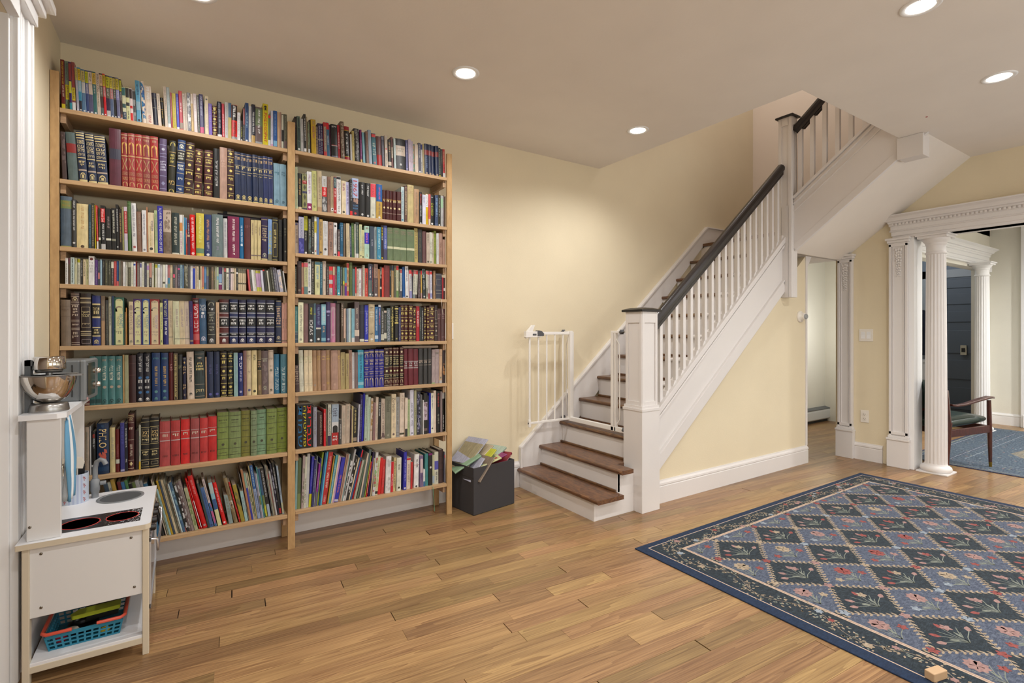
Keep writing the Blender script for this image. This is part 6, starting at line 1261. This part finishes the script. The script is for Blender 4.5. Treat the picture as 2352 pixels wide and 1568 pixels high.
loose(MB().prism([(-.07, -.02), (.07, -.028), (.075, .02), (-.05, .028), (-.075, .0)], 2, 0, .014), 'toy_pan', mat('lime_plastic', 'a8b42c', .4), (-.275, 2.475, .150), 'lime green toy tray lying across the basket', 'toy', .12, .004)
loose(MB().lathe([(.001, -.008), (.020, -.004), (.025, .002), (.022, .006), (.001, .004)], (0, 0, 0), 20).box(.02, .05, -.004, .004, 0, .004), 'toy_ladle', M_WP, (-.345, 2.435, .118), 'cream toy ladle at the front left of the basket', 'toy', -.4)
loose(MB().lathe([(.03, 0), (.045, .004), (.048, .028), (.044, .028), (.04, .006)], (0, 0, 0), 28).tube([(.045, 0, .024), (.085, .01, .03)], .004), 'toy_pot', M_BP, (-.315, 2.50, .083), 'black toy frying pan inside the blue basket', 'toy', .3)
loose(MB().box(-.05, .05, -.035, .035, 0, .035), 'toy_tin', mat('black_speckled_box', '20231f', .5), (-.265, 2.545, .105), 'black patterned box at the back of the basket', 'toy', .1, .003)
loose(MB().lathe([(.001, -.018), (.014, -.010), (.018, 0), (.014, .012), (.001, .018)], (0, 0, 0), 16), 'toy_tomato', mat('toy_red', 'a8203c', .4), (-.370, 2.432, .101), 'red toy fruit behind the basket grid at left', 'toy')
loose(MB().lathe([(.001, -.016), (.010, -.010), (.012, 0), (.010, .010), (.001, .016)], (0, 0, 0), 16, 0, Matrix.Rotation(math.pi/2, 4, 'Y')), 'toy_lemon', mat('toy_yellow', 'd8c02c', .4), (-.245, 2.425, .096), 'yellow toy fruit behind the basket grid at right', 'toy')

# ---------------------------------------------------------------- grey storage box with books
A_ = Vector((1.600, 2.915, 0)); ab = Vector((1.958, 2.972, 0))-A_; WB = ab.length; an = math.atan2(ab.y, ab.x); DB = .285; HB = .312
sb = empty('storage_box', A_, an); tag(sb, 'dark grey fabric storage box full of books beside the bookcase', 'storage box')
M_BX = mat('grey_felt', '3d3b3d', .95, bump=.2, bscale=400)
b1 = MB(); t = .006
b1.box(0, WB, 0, t, 0, HB).box(0, WB, DB-t, DB, 0, HB).box(0, t, t, DB-t, 0, HB).box(WB-t, WB, t, DB-t, 0, HB).box(0, WB, 0, DB, 0, .006)
KM(b1, 'box_body', M_BX, sb).modifiers.new('b', 'BEVEL').width = .002
b2 = MB().box(-.0022, .0005, .0, DB, HB-.065, HB+.001).box(-.0022, WB*.0+.004, DB-.001, DB+.001, HB-.065, HB+.001)
KM(b2, 'folded_flap', mat('grey_felt_flap', '383638', .95, bump=.2, bscale=400), sb)
TB = Matrix.Translation(A_) @ Matrix.Rotation(an, 4, 'Z')
def tossed(px, py, pz, w, h, t, col, ex, ey, ez, lab, hard=True, page='c9bfa9', toks=()):
    me = book_mesh('tossed', t, h, w, col, hard, page)
    o = bpy.data.objects.new('picture_book', me); COL.objects.link(o)
    o.matrix_world = TB @ Matrix.Translation((px, py, pz)) @ Matrix.Rotation(ez, 4, 'Z') @ Matrix.Rotation(ey, 4, 'Y') @ Matrix.Rotation(ex, 4, 'X') @ Matrix.Translation((-t/2, -w/2, -h/2))
    if toks:
        s_ = Spine(t, h, hard, rb); draw(s_, toks, col)
        if s_.mb.f: s_.mb.build('lettering', [bmat(c, 'print') for c in s_.cols], o)
    tag(o, lab, 'book', 'books tossed in the grey box'); return o
R_ = math.radians
tossed(.055, .17, .315, .17, .21, .012, '8a8', 0, R_(62), R_(-20), 'green patterned picture book at the left of the grey box')
tossed(.085, .20, .345, .17, .23, .014, '9a8f70', 0, R_(52), R_(10), 'brown and green book leaning at the back of the grey box')
tossed(.125, .21, .375, .18, .24, .010, 'aab', 0, R_(56), R_(12), 'topmost pale grey book leaning in the grey box')
tossed(.165, .19, .345, .17, .22, .012, 'b8a88c', 0, R_(60), R_(4), 'tan open book leaning behind the yellow one in the box')
tossed(.145, .13, .325, .17, .22, .012, 'bb3', 0, R_(58), R_(8), 'bright yellow book leaning in the middle of the box')
tossed(.060, .10, .285, .15, .18, .010, 'bbc', 0, R_(40), R_(-5), 'slim white book tucked at the left end of the box')
tossed(.10, .06, .285, .15, .19, .010, '876', 0, R_(44), R_(4), 'brown backed book under the yellow one in the box')
wh = tossed(.175, .075, .320, .15, .17, .010, 'cc9', 0, R_(72), R_(-22), 'cream board book with coloured squares near the front of the box')
g = MB(); cols_q = ['47a', 'c84', 'a33', '785', '58b', 'b95']
for i in range(5):
    for j in range(3): g.add([(-.0008, .02+.026*j*1.6, .02+.028*i), (-.0008, .048+.026*j*1.6, .02+.028*i), (-.0008, .048+.026*j*1.6, .038+.028*i), (-.0008, .02+.026*j*1.6, .038+.028*i)], [(0, 3, 2, 1)], (i*2+j) % 6)
g.build('cover_print', [bmat(c, 'print') for c in cols_q], wh)
tossed(.235, .12, .318, .16, .20, .010, '826', 0, R_(74), R_(-10), 'purple edged book under the pale green one in the box')
tossed(.275, .17, .335, .17, .20, .018, 'aba', 0, R_(70), R_(14), 'pale green hardback on the right side of the box')
tossed(.305, .10, .300, .13, .17, .020, '823', 0, R_(66), R_(20), 'dark red spined book at the right end of the box', toks=['v10-90:ecc'])
tossed(.11, .022, .285, .03, .20, .012, 'cb6', 0, R_(84), R_(0), 'yellow checked strip book along the front edge of the box', toks=['b5-20:48a', 'b30-45:c64', 'b55-70:583', 'b80-92:c95'])
tossed(.22, .20, .285, .16, .22, .03, '987', 0, R_(80), R_(0), 'brown book lying lower down in the middle of the box')
